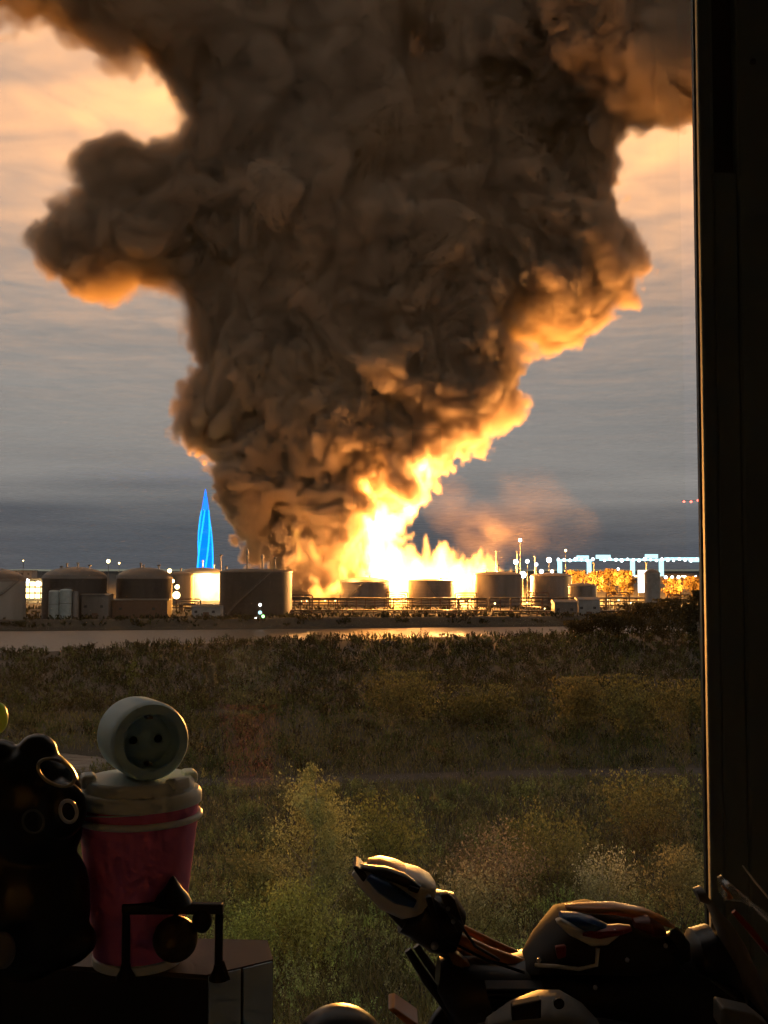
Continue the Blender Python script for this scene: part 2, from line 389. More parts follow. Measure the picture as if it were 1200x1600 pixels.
# ---------------------------------------------------------------- ground, river, pond, path
R=np.random.default_rng(11)
def near_bank(x): return np.interp(x,[-400,-95,-40,60,150,500],[225,258,303,338,362,380])
def far_bank(x): return np.interp(x,[-500,-120,70,500],[350,357,388,420])
def sstep(a,b,x):
    t=np.clip((x-a)/(b-a),0,1); return t*t*(3-2*t)
PX,PY,PRX,PRY=-39.0,113.0,10.5,7.5
def path_y(x): return 104+.05*x+2.0*np.sin(x*.05)
def height(x,y):
    x=np.asarray(x,np.float32); y=np.asarray(y,np.float32)
    p=[x.ravel(),y.ravel(),np.zeros(x.size,np.float32)]
    n=fbm(p,28,4).reshape(x.shape)
    h=.35+.55*n*sstep(30,60,y)*(1-sstep(430,520,y))
    h=h*(1-.9*np.exp(-((y-path_y(x))/4)**2))+.15*np.exp(-((y-path_y(x))/4)**2)
    nb=near_bank(x); fb=far_bank(x)
    riv=sstep(nb-6,nb+5,y)*(1-sstep(fb-2,fb+5,y))
    h=h*(1-riv)-1.6*riv
    berm=np.exp(-((y-(fb+16))/8)**2); h=h+2.6*berm
    pd=np.sqrt(((x-PX)/PRX)**2+((y-PY)/PRY)**2)
    pw=1-sstep(.8,1.25,pd); h=h*(1-pw)-1.0*pw
    return h
gxs=np.concatenate([-np.geomspace(9000,165,24),np.linspace(-160,160,161),np.geomspace(165,9000,24)])
gys=np.concatenate([np.linspace(-60,40,12),np.linspace(42,440,200),np.geomspace(445,14000,40)])
X,Y=np.meshgrid(gxs,gys,indexing='ij'); Z=height(X,Y)
nx_,ny_=X.shape; idx=np.arange(nx_*ny_).reshape(nx_,ny_)
Fq=np.stack([idx[:-1,:-1],idx[1:,:-1],idx[1:,1:],idx[:-1,1:]],-1).reshape(-1,4)
soil=mat('scrubland_soil',(.045,.036,.02),.95,col2=(.02,.017,.011),scale=.35,bump=.4)
g=np_mesh('ground',np.stack([X.ravel(),Y.ravel(),Z.ravel()],1),Fq,soil); g['kind']='structure'
g.data.polygons.foreach_set('use_smooth',np.ones(len(g.data.polygons),bool))
# water
m_w,nt,out=new_mat('river_water')
b=nt.nodes.new('ShaderNodeBsdfPrincipled'); b.inputs['Base Color'].default_value=(.10,.085,.065,1); b.inputs['Roughness'].default_value=.42; b.inputs['IOR'].default_value=1.33
tc=nt.nodes.new('ShaderNodeTexCoord'); mp=nt.nodes.new('ShaderNodeMapping'); mp.inputs['Scale'].default_value=(.5,1.2,1)
nz=nt.nodes.new('ShaderNodeTexNoise'); nz.inputs['Scale'].default_value=.8; nz.inputs['Detail'].default_value=4
bp=nt.nodes.new('ShaderNodeBump'); bp.inputs['Strength'].default_value=.7; bp.inputs['Distance'].default_value=.5
nt.links.new(tc.outputs['Object'],mp.inputs[0]); nt.links.new(mp.outputs[0],nz.inputs['Vector']); nt.links.new(nz.outputs['Fac'],bp.inputs['Height']); nt.links.new(bp.outputs[0],b.inputs['Normal']); nt.links.new(b.outputs[0],out.inputs[0])
o=MB().add([(-900,215,-.25),(900,215,-.25),(900,440,-.25),(-900,440,-.25)],[(0,1,2,3)]).build('river_water',m_w); o['kind']='structure'
ring=[(PX+1.4*PRX*math.cos(a),PY+1.4*PRY*math.sin(a),-.22) for a in np.linspace(0,2*math.pi,40,endpoint=False)]
o=MB().add(ring,[tuple(range(40))]).build('pond_water',m_w); o['kind']='structure'
# dirt track
xs=np.linspace(-25,75,101); vs=[]
for x in xs:
    for s_ in (-2.2,-.7,.7,2.2):
        y=path_y(x)+s_+.25*math.sin(x*.9+s_); vs.append((x,y,0))
vs=np.array(vs,np.float32); vs[:,2]=height(vs[:,0],vs[:,1])+.05
idx=np.arange(len(vs)).reshape(-1,4)
Fq=np.stack([idx[:-1,:-1],idx[1:,:-1],idx[1:,1:],idx[:-1,1:]],-1).reshape(-1,4)
o=np_mesh('dirt_path',vs,Fq,mat('dirt_track',(.07,.054,.04),.95,col2=(.035,.027,.02),scale=1.2,bump=.3)); o['kind']='structure'

# ---------------------------------------------------------------- vegetation
def leaf_mat(name):
    m,nt,out=new_mat(name)
    a=nt.nodes.new('ShaderNodeAttribute'); a.attribute_name='tint'
    df=nt.nodes.new('ShaderNodeBsdfDiffuse'); tr=nt.nodes.new('ShaderNodeBsdfTranslucent'); mx=nt.nodes.new('ShaderNodeMixShader'); mx.inputs[0].default_value=.33
    nt.links.new(a.outputs['Color'],df.inputs[0]); nt.links.new(a.outputs['Color'],tr.inputs[0])
    nt.links.new(df.outputs[0],mx.inputs[1]); nt.links.new(tr.outputs[0],mx.inputs[2]); nt.links.new(mx.outputs[0],out.inputs[0]); return m
LEAF=leaf_mat('autumn_leaves')
BARK=mat('bark',(.14,.12,.09),.9,col2=(.07,.055,.04),scale=3,bump=.5)
PBARK=mat('pale_bark',(.42,.4,.34),.8,col2=(.16,.14,.11),scale=2.5,bump=.3)
def leaves(C,size,col,asp=.5,up=.5):
    """diamond leaves: centres, lengths, colours"""
    n=len(C); d=R.normal(size=(n,3)); d[:,2]=np.abs(d[:,2])+up; d/=np.linalg.norm(d,axis=1)[:,None]
    t=np.cross(d,R.normal(size=(n,3))); t/=np.linalg.norm(t,axis=1)[:,None]+1e-9
    s=size[:,None]*.5
    V=np.stack([C-d*s,C+t*s*asp,C+d*s,C-t*s*asp],1).reshape(-1,3)
    return V.astype(np.float32),np.repeat(col,4,axis=0).astype(np.float32)
def clump_leaves(cx,cy,h,wd,n,size,base,top=None,streak=True):
    """one shrub clump of upright twiggy sprays"""
    k=max(3,int(n/14)); bz=float(height(np.array([cx]),np.array([cy]))[0])
    ang=R.uniform(0,2*np.pi,k); rr=np.sqrt(R.uniform(0,1,k))*wd
    lean=R.normal(size=(k,2))*.18*h
    hh=h*(1-.45*(rr/wd)**2)*R.uniform(.65,1.08,k)
    j=R.integers(0,k,n); t=R.beta(1.7,1.15,n)
    C=np.empty((n,3)); C[:,0]=cx+rr[j]*np.cos(ang[j])*(.55+.45*t)+lean[j,0]*t+R.normal(size=n)*.07*wd*(1.2-t)
    C[:,1]=cy+rr[j]*np.sin(ang[j])*(.55+.45*t)+lean[j,1]*t+R.normal(size=n)*.07*wd
    C[:,2]=bz+hh[j]*t+.02
    sp=R.uniform(.6,1.5,k)[j]*R.uniform(.75,1.25,n)
    col=np.array(base)[None,:]*sp[:,None]*np.array([1.5,1.85,1.6])[None]
    if top is not None: col=col*(1-t[:,None]*.6)+np.array(top)[None,:]*sp[:,None]*t[:,None]*.6
    return leaves(C,size*R.uniform(.6,1.3,n),col,.42,.6 if streak else .1)
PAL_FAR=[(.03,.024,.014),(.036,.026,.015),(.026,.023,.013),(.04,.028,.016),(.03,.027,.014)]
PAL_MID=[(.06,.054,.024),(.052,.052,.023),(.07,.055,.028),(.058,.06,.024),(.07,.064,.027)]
PAL_NEAR=[(.28,.26,.1),(.22,.23,.09),(.3,.26,.13),(.22,.17,.1),(.33,.32,.11),(.26,.28,.1)]  # near scrub painted paler, standing in for street-lamp light on it
VV=[];CC=[]
def field_clumps(y0,y1,count,hr,lsize,pal,nl,right_boost=0):
    done=0
    while done<count:
        y=math.exp(R.uniform(math.log(y0),math.log(y1)))
        x=R.uniform(-.40,.34)*y*1.02
        if y>near_bank(x)-3: continue
        if abs(y-path_y(x))<(3.0+(1.5 if y<path_y(x) else 0)) and -30<x<75 and R.uniform()<.80: continue
        if ((x-PX)/(PRX*1.15))**2+((y-PY)/(PRY*1.3))**2<1: continue
        if x<-22 and 88<y<108 and R.uniform()<.6: continue
        done+=1
        h=R.uniform(*hr)*(1+.5*float(fbm([np.float32([x]),np.float32([y]),np.float32([0])],30,2)[0]))
        c=pal[R.integers(len(pal))]
        v,cc=clump_leaves(x,y,h,h*R.uniform(.55,.95),nl,lsize*y,c)
        VV.append(v);CC.append(cc)
PAL_B=[(.15,.12,.055),(.12,.11,.05),(.16,.115,.065),(.13,.1,.06),(.17,.15,.06)]
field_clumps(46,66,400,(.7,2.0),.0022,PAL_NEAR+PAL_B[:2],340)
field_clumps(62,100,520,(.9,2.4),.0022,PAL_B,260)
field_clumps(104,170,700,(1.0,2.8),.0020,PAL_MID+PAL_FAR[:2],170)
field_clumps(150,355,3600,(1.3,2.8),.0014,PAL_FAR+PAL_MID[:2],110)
o=np_mesh('scrub',np.concatenate(VV),None,LEAF,col=np.concatenate(CC)); o['kind']='stuff'; o['label']='mass of brown and olive scrub covering the field'
# grass between
n=90000; y=np.exp(R.uniform(math.log(44),math.log(150),n)); x=R.uniform(-.4,.34,n)*y
ok=(np.abs(y-path_y(x))>2.0)|(x<-25); ok&=(((x-PX)/(PRX*1.1))**2+((y-PY)/(PRY*1.2))**2)>1
x=x[ok];y=y[ok]; n=len(x)
C=np.stack([x,y,height(x,y)+.25],1); cl=np.array([(.2,.18,.07),(.16,.16,.055),(.24,.2,.09)])[R.integers(0,3,n)]*R.uniform(.6,1.3,n)[:,None]
v,c=leaves(C,R.uniform(.5,1.0,n),cl,.09,2.2)
o=np_mesh('grass',v,None,LEAF,col=c); o['kind']='stuff'
# far bank brush
VV=[];CC=[]
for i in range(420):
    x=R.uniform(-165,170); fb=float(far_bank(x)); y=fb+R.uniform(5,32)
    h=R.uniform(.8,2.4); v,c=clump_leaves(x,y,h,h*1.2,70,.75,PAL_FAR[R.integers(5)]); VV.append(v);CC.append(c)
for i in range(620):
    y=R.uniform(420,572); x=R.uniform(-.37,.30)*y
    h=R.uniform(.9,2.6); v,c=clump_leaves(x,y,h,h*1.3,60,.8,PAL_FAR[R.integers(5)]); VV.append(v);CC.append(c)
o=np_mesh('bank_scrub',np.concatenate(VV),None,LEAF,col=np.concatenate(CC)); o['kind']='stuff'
def tree(name,px,base_py,top_py,wpx,label,cat,base,top,nl,lsize=.0026,pale=False,group=None,shape='bush',D=None,seed=0):
    """a single shrub or tree: trunk with limbs + crown of leaf sprays on the limbs"""
    global R
    R=np.random.default_rng(1000+seed)
    D=D or 20*F/(base_py-890)
    x=float(gp(px,D).x); bz=float(height(np.array([x]),np.array([D]))[0]); h=zz(top_py,D)-bz; wd=wpx/F*D*.5
    t=thing(name,(x,D,bz),label,cat,group)
    tb=MB(); tips=[]
    if shape=='bush':
        ns=7
        for k in range(ns):
            a=2*math.pi*k/ns+R.uniform(-.4,.4); rr=wd*R.uniform(.25,.95); hh=h*R.uniform(.7,.95)*(1-.3*(rr/wd)**2)
            p0=Vector((x+R.normal()*.12,D+R.normal()*.12,bz-.1)); p3=Vector((x+rr*math.cos(a),D+rr*math.sin(a),bz+hh))
            p1=p0.lerp(p3,.35)+Vector((0,0,h*.1)); p2=p0.lerp(p3,.7)+Vector((R.normal()*.05*h,R.normal()*.05*h,h*.06))
            tb.tube([p0,p1,p2,p3],[.02*h*.5,.014*h*.5,.008*h*.5,.003*h*.5],5)
            for q in range(5):
                f=R.uniform(.3,1); c=(p1.lerp(p2,f*2-.6) if f<.8 else p2.lerp(p3,(f-.5)*2)); tips.append((c,R.uniform(.16,.3)*wd+.05*h))
            tips.append((p3,.2*wd+.05*h))
    else:
        pts=[Vector((x+math.sin(i*1.3+seed)*.012*h,D,bz-.1+h*.97*i/7)) for i in range(8)]
        tb.tube(pts,[.012*h*(1-.9*i/7)+.01 for i in range(8)],7)
        for k in range(26 if shape!='spire' else 44):
            f=R.uniform(.12,.97); p=pts[0].lerp(pts[-1],f); a=R.uniform(0,6.28)
            prof=(1-f)**.8*1.0+.12 if shape=='spire' else math.sin(math.pi*min(1,f*.9+.1))**.7
            L_=wd*prof*R.uniform(.6,1.05); up=L_*R.uniform(.5,1.2)
            e=p+Vector((math.cos(a)*L_,math.sin(a)*L_,up)); e.z=min(e.z,bz+h)
            tb.tube([p,p.lerp(e,.5)+Vector((0,0,-.04*L_)),e],[.004*h*(1.1-f)+.008,.003*h*(1.1-f)+.006,.004],5)
            for q in (.45,.7,1.0): tips.append((p.lerp(e,q),(.16 if shape!='spire' else .26)*L_+.1))
    tb.build('trunk',PBARK if pale else BARK,t)
    n=int(nl*1.6); lsize*=1.3; j=R.integers(0,len(tips),n); tc_=np.array([tuple(c) for c,_ in tips]); tr_=np.array([r for _,r in tips])
    off=R.normal(size=(n,3))*tr_[j][:,None]*np.array([.75,.75,.95]); C=tc_[j]+off
    C[:,2]=np.clip(C[:,2],bz+.05,bz+h*1.02)
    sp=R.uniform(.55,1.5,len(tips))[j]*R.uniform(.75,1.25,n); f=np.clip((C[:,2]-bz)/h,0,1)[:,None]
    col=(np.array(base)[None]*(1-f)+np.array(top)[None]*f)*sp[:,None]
    v,c=leaves(C-np.array([x,D,bz]),lsize*D*R.uniform(.6,1.3,n),col,.45,.3)
    np_mesh('crown',v,None,LEAF,parent=t,col=c)
    return t
YG=(.26,.26,.07); YG2=(.4,.38,.09); OL=(.13,.13,.05); OL2=(.24,.235,.08); PL=(.38,.34,.19); BR=(.14,.1,.05); BR2=(.2,.14,.07)
GN='young trees and bushes in the near scrub'; GM='bushes beyond the dirt path'; GF='trees at the river bend'
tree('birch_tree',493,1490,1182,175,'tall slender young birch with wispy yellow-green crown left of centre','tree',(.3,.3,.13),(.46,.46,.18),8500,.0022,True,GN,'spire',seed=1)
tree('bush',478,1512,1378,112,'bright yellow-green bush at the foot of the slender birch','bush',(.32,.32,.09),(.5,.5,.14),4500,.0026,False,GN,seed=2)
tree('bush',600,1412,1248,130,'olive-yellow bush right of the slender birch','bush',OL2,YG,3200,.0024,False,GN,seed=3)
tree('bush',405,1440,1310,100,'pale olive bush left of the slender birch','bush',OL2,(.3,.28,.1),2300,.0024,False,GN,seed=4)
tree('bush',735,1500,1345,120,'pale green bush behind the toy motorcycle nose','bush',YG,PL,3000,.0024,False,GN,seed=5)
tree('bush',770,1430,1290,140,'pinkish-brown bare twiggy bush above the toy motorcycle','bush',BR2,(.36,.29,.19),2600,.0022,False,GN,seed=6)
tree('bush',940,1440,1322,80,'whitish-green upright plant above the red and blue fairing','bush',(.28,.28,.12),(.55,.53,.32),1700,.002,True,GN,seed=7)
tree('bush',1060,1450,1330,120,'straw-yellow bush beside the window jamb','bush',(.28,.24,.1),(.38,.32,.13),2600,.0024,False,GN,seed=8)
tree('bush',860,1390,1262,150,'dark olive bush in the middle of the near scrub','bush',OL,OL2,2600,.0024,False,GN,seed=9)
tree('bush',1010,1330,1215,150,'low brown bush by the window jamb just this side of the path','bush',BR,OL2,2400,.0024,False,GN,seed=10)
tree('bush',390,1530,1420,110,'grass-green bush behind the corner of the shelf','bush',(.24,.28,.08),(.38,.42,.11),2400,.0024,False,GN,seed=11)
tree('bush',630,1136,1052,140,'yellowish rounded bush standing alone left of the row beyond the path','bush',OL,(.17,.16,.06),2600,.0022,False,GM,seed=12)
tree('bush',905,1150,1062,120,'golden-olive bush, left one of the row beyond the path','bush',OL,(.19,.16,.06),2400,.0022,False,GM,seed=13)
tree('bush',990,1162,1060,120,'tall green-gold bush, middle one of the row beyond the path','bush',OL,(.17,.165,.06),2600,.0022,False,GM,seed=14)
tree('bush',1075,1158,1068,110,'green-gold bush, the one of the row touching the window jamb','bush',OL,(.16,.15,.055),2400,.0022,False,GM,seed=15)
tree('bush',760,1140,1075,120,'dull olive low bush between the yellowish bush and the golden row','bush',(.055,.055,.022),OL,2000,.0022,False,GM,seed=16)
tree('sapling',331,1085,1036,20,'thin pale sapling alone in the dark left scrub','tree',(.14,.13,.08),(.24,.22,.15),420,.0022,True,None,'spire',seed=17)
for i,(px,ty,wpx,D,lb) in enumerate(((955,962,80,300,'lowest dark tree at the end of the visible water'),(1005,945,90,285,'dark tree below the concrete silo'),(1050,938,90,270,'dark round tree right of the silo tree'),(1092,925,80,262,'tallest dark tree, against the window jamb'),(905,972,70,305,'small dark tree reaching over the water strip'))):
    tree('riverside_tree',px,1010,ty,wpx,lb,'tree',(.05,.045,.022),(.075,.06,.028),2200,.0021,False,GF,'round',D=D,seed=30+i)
# ---------------------------------------------------------------- oil terminal
STEEL=mat('weathered_tank_steel',(.2,.17,.15),.55,.1,col2=(.12,.1,.08),scale=.25,bump=.05,stretch=(1,1,.12),detail=8)
BEIGE=mat('beige_tank_paint',(.3,.28,.25),.5,.05,col2=(.22,.2,.17),scale=.2,stretch=(1,1,.12),detail=8)
DARKST=mat('dark_tank_steel',(.055,.045,.037),.6,.1,col2=(.035,.027,.022),scale=.6,stretch=(1,1,.12),detail=8)
ROOFM=mat('tank_roof_steel',(.15,.125,.105),.5,.2,scale=.3)
PIPEM=mat('pipe_steel',(.16,.14,.12),.5,.4,scale=1.0)
RUST=mat('rusty_steel',(.16,.09,.055),.75,.2,scale=1.2)
CONC=mat('concrete',(.32,.31,.29),.85,col2=(.22,.21,.2),scale=.4)
WHITEP=mat('white_paint_metal',(.36,.4,.38),.5,scale=.7)
def glow(name,c,s):
    if name in _M: return _M[name]
    m,nt,out=new_mat(name); e=nt.nodes.new('ShaderNodeEmission'); e.inputs[0].default_value=(*c,1); e.inputs[1].default_value=s
    nt.links.new(e.outputs[0],out.inputs[0]); _M[name]=m; return m
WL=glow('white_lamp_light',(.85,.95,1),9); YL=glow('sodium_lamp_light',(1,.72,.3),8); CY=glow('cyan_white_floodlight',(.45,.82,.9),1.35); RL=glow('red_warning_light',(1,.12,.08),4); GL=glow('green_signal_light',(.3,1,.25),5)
def tank(px,D,wpx,top,peak,label,m,vents=((0,1.5),),stair=None,rail=True):
    r=wpx/F*D/2; c=gp(px,D,.6); zt=zz(top,D); zp=zz(peak,D)
    t=thing('storage_tank',c,label,'tank','oil storage tanks of the terminal')
    prof=[(r,.2)]; nr=7
    for i in range(1,nr+1):
        z=.2+(zt-.2)*i/nr; prof+=[(r,z-.12),(r*1.004,z-.1),(r*1.004,z-.02),(r,z)]
    MB().lathe(prof,48,c=(c.x,c.y,0)).build('shell',m,t,True)
    rp=[(r*1.012,zt),(r*1.012,zt+.25)]+[(r*math.cos(a),zt+.26+(zp-zt-.2)*math.sin(a)) for a in (.25,.5,.8,1.1,1.35,1.54)]
    rf_=MB().lathe(rp,48,c=(c.x,c.y,0)).build('roof',ROOFM,t,True)
    for fx,hh in vents:
        vx=c.x+fx*r; vz=zt+(zp-zt)*math.sqrt(max(0,1-fx*fx))
        MB().lathe([(.35,vz-.6),(.35,vz+hh*.7),(.7,vz+hh*.72),(.55,vz+hh*.9),(.1,vz+hh)],10,c=(vx,c.y-.2*r,0)).build('vent',BEIGE,rf_,True)
    if rail:
        rb=MB(); n=24
        for k in range(n):
            a=2*math.pi*k/n; p=(c.x+r*.99*math.cos(a),c.y+r*.99*math.sin(a)); rb.tube([(p[0],p[1],zt+.2),(p[0],p[1],zt+1.3)],.05,4)
        rb.torus((c.x,c.y,zt+1.3),(r*.99,0,0),(0,r*.99,0),.06,48,4); rb.build('railing',PIPEM,rf_)
    if stair:
        a0,a1=stair; pts=[]; sb=MB()
        for i in range(25):
            f=i/24; a=math.radians(a0+(a1-a0)*f); pts.append((c.x+(r+.7)*math.cos(a),c.y+(r+.7)*math.sin(a),.8+(zt-.6)*f))
        sb.tube(pts,.28,6); sb.tube([(p[0],p[1],p[2]+1.1) for p in pts],.07,5)
        for p in pts[::2]: sb.tube([p,(p[0],p[1],p[2]+1.1)],.05,4)
        sb.build('stair',PIPEM,t)
    return t
tank(-28,420,132,908,886,'big pale beige tank cut by the left edge, curved stair on its side',BEIGE,((.3,1.5),),(-95,-20))
tank(117,446,98,904,886,'dark domed tank, left one of the pair before the blue tower',DARKST,((-.2,1.8),(.15,2.0)))
tank(226,458,86,904,887,'dark domed tank, right one of the pair, next to the lit tank',DARKST,((-.1,2.2),(.0,1.2)))
tank(400,478,112,894,889,'massive dark flat-topped tank left of the burning smoke',DARKST,((-.22,9.0),(.2,6.5),(-.8,2)),(-130,-60))
tank(570,585,78,910,902,'grey tank with sloping roof in front of the flames, directly under the fire column',STEEL,((.2,1.2),),(-150,-90))
tank(674,590,72,908,905,'grey flat-topped tank under the brightest low flames',STEEL,((.4,1.0),),(-60,-110))
tank(778,588,74,899,893,'orange-lit domed tank at the right end of the flames',STEEL,((.0,4.0),(-.5,1.5)))
tank(861,596,64,901,895,'low orange-lit domed tank below the cluster of white lamps',STEEL,((.1,2.0),))
tank(316,700,66,896,887,'brightly lit small yellow tank at the foot of the blue tower',mat('cream_tank_paint',(.75,.68,.5),.5,scale=.3),((.05,5.0),(.6,3.0)))
# lit facade between the two left tanks
D=690; c=gp(56,D,.5)
t=thing('terminal_building',c,'yellow-lit building glimpsed between the beige tank and the dark domed tank','building')
wl_=MB().box((c.x-8,D,.3),(c.x+8,D+10,14)).build('wall',CONC,t)
wn=MB
for i in range(4):
    for j in range(3):
        MB().box((c.x-7+i*3.6,D-.12,2+j*3.8),(c.x-4.4+i*3.6,D+.05,4.6+j*3.8)).build('window',YL,wl_)
MB().box((c.x-8.4,D-.5,14),(c.x+8.4,D+10.4,14.6)).build('roof',ROOFM,t)
# vertical vessels before the dark tanks
for i,(px,w_,tp) in enumerate(((86,18,922),(104,20,920),(119,9,924))):
    D=425; c=gp(px,D,.7); r=w_/F*D/2; zt=zz(tp,D)
    t=thing('vertical_vessel',c,('pale greenish upright vessel, left of the three before the dark tank','pale greenish upright vessel, middle and tallest of three before the dark tank','narrow grey upright vessel, right of the three before the dark tank')[i],'vessel','upright vessels by the dark tanks')
    MB().lathe([(r*.9,.3),(r*.9,.9),(r,1.0),(r,zt-.6),(r*.8,zt-.15),(r*.3,zt)],24,c=(c.x,c.y,0)).build('shell',WHITEP if i<2 else STEEL,t,True)
    MB().torus((c.x,c.y,zt*.55),(r*1.01,0,0),(0,r*1.01,0),.08,24,5).build('band',PIPEM,t)
    MB().tube([(c.x+r+.1,c.y-r*.3,.4),(c.x+r+.1,c.y-r*.3,zt+.5),(c.x,c.y,zt+.5)],.09,6).build('pipe',PIPEM,t)
# low sheds
def shed(px0,px1,D,top,label,m,ridge=1.0,door=True):
    a=gp(px0,D,.4); b=gp(px1,D,.4); zt=zz(top,D); c=(a+b)/2
    t=thing('shed',c,label,'shed','low sheds of the terminal')
    wl_=MB().box((a.x,D,.2),(b.x,D+8,zt)).build('wall',m,t)
    MB().add([(a.x-.4,D-.4,zt),(b.x+.4,D-.4,zt),(b.x+.4,D+8.4,zt),(a.x-.4,D+8.4,zt),(a.x-.4,D+4,zt+ridge),(b.x+.4,D+4,zt+ridge)],[(0,1,5,4),(2,3,4,5),(1,2,5),(3,0,4),(3,2,1,0)]).build('roof',ROOFM,t)
    if door: MB().box((c.x-1.2,D-.08,.3),(c.x+1.2,D+.02,2.9)).build('door',RUST,wl_)
    w_=(b.x-a.x)
    for f in (.15,.75): MB().box((a.x+w_*f-.6,D-.06,zt*.5),(a.x+w_*f+.6,D+.02,zt*.5+1.0)).build('window',DARKST,wl_)
shed(866,902,440,941,'dark grey shed, left one of the pair right of the tanks',STEEL)
shed(903,937,446,937,'pale grey shed, right one of the pair right of the tanks',CONC)
shed(128,170,432,930,'long low shed before the left dark domed tank',STEEL,.6)
shed(176,262,436,938,'long low shed before the right dark domed tank',RUST,.6)
shed(300,345,440,948,'small low shed below the brightly lit tank',CONC,.5)
# pipe rack
def rack(px0,px1,D,zs,n,label):
    a=gp(px0,D,.4); b=gp(px1,D,.4); t=thing('pipe_rack',(a+b)/2,label,'pipe rack','pipe racks before the tanks')
    for z in zs:
        MB().tube([(a.x,D+(z%1)*2,z),(b.x,D+(z%1)*2,z)],.28,8).build('pipe',PIPEM,t,True)
    for i in range(n):
        x=a.x+(b.x-a.x)*i/(n-1)
        MB().box((x-.18,D-1.3,.2),(x+.18,D-.95,max(zs)+.3)).box((x-.18,D+2.0,.2),(x+.18,D+2.35,max(zs)+.3)).box((x-.15,D-1.3,max(zs)-.55),(x+.15,D+2.3,max(zs)-.32)).build('trestle',RUST,t)
    MB().box((a.x,D-1.0,max(zs)+.32),(b.x,D+2,max(zs)+.4)).build('walkway',ROOFM,t)
    for i in range(n):
        x=a.x+(b.x-a.x)*(i+.5)/n; MB().tube([(x,D-1.0,max(zs)+.4),(x,D-1.0,max(zs)+1.5)],.05,4).build('rail_post',PIPEM,t)
    MB().tube([(a.x,D-1.0,max(zs)+1.5),(b.x,D-1.0,max(zs)+1.5)],.05,4).build('handrail',PIPEM,t)
rack(455,760,520,(3.2,4.3,5.6,6.2),22,'long low pipe rack crossing before the burning tanks')
rack(765,1010,500,(3.6,5.3,6.9),16,'raised pipe rack right of the burning tanks')
rack(268,452,505,(2.4,3.6),12,'low pipe rack behind the massive dark tank')
# concrete silo and the glowing white hoarding beside it
D=470; c=gp(1019,D,.4); r=12/F*D
t=thing('silo',c,'dark grey concrete silo with domed top right of the pipe rack','silo')
MB().lathe([(r,.2),(r,zz(898,D)),(r*1.04,zz(897,D)),(r*1.04,zz(895,D))],28,c=(c.x,c.y,0)).build('shell',CONC,t,True)
MB().lathe([(r*1.0,zz(895,D)),(r*.8,zz(892,D)),(r*.2,zz(889,D))],28,c=(c.x,c.y,0)).build('cap',ROOFM,t,True)
MB().tube([(c.x-r-.2,c.y-.5,.3),(c.x-r-.2,c.y-.5,zz(893,D))],.1,5).build('ladder',PIPEM,t)
D=560; a=gp(997,D); b=gp(1015,D)
t=thing('light_panel',(a+b)/2,'tall glowing white panel left of the concrete silo','sign')
MB().box((a.x,D,zz(926,D)),(b.x,D+.5,zz(891,D))).build('panel',glow('white_panel_light',(1,.95,.85),3),t)
for x in (a.x+.5,b.x-.5): MB().box((x-.2,D+.5,.2),(x+.2,D+.9,zz(893,D))).build('post',PIPEM,t)
# lamp masts
def lamp(px,py,D,label,kind,rpx=4.5,mast=True,arm=False,cat='lamp'):
    z=zz(py,D); c=gp(px,D,.4); r=rpx*.72/F*D; t=thing('lamp_mast',c,label,cat,'lamp masts of the terminal')
    MB().tube([(c.x,D+.2,.2),(c.x,D+.2,z)],[.22,.1],6).build('pole',PIPEM,t)
    lh_=MB().ball((c.x,D,z),r,12,8).build('lamp_head',kind,t,True)
    MB().box((c.x-r*.8,D-.1,z+r*.75),(c.x+r*.8,D+.5,z+r*.75+.2)).build('hood',PIPEM,lh_)
    return t
LM=[(43,908,600,'white yard lamp right of the beige tank',WL,4.5),(60,912,640,'wide white yard lamp above the yellow-lit building',WL,5.5),(36,876,430,'thin mast rising at the beige tank edge',YL,1.2),
(169,877,470,'warm lamp mast in the gap between the two dark domed tanks',YL,4),(186,880,472,'thin warm mast right of the gap between the dark domed tanks',YL,2),
(265,892,560,'pale yellow lamp at the right dark tank roof edge',YL,4.5),(270,908,560,'yellow lamp, middle of the column right of the right dark tank',YL,4),(277,917,560,'upper yellow lamp left of the brightly lit tank',YL,5),(276,930,560,'big low yellow lamp left of the brightly lit tank',YL,8),
(813,844,700,'tall white lamp mast right of the fire, the highest one',WL,3.5),(806,878,690,'white lamp left of the tall mast',WL,5),(824,877,700,'white lamp right of the tall mast',WL,4),(838,882,700,'dim white lamp second right of the tall mast',WL,3.5),(858,875,690,'bright white lamp highest above the low domed tank',WL,5.5),(846,893,690,'white lamp just left above the low domed tank roof',WL,4.5),(863,893,690,'white lamp just right above the low domed tank roof',WL,4),(817,898,660,'large white lamp between the last two domed tanks',WL,7),
(884,860,720,'tall orange-tipped mast left of the white-lit gantry',YL,2.5),(966,889,900,'small white lamp under the lit gantry beam',WL,2.5)]
for a in LM: lamp(a[0],a[1],a[2],a[3],a[4],a[5])
for i,px in enumerate((1040,1050,1060,1070,1087)):
    lamp(px,902,900,('first','second','third','fourth','fifth')[i]+' small white lamp from the left in the row by the window jamb',WL,3.2)
for i,(px,py) in enumerate(((730,943),(773,943),(823,941),(851,951),(862,941),(950,937),(966,938),(985,942),(1003,948),(862,951),(470,939),(480,939),(508,938),(524,938),(510,966))):
    lamp(px,py,530 if py<960 else 425,'small warm floor light low before the pipe rack, '+('under the right end of the flames','below the orange-lit domed tank','left below the low domed tank','lower left of the dark shed','upper right at the low domed tank','first right of the pale shed','second right of the pale shed','third right of the pale shed','fourth right of the pale shed, lowest','beside the dark shed roof','leftmost beneath the smoke base','second beneath the smoke base','third beneath the smoke base','fourth beneath the smoke base','alone on the far bank')[i],YL,1.7)
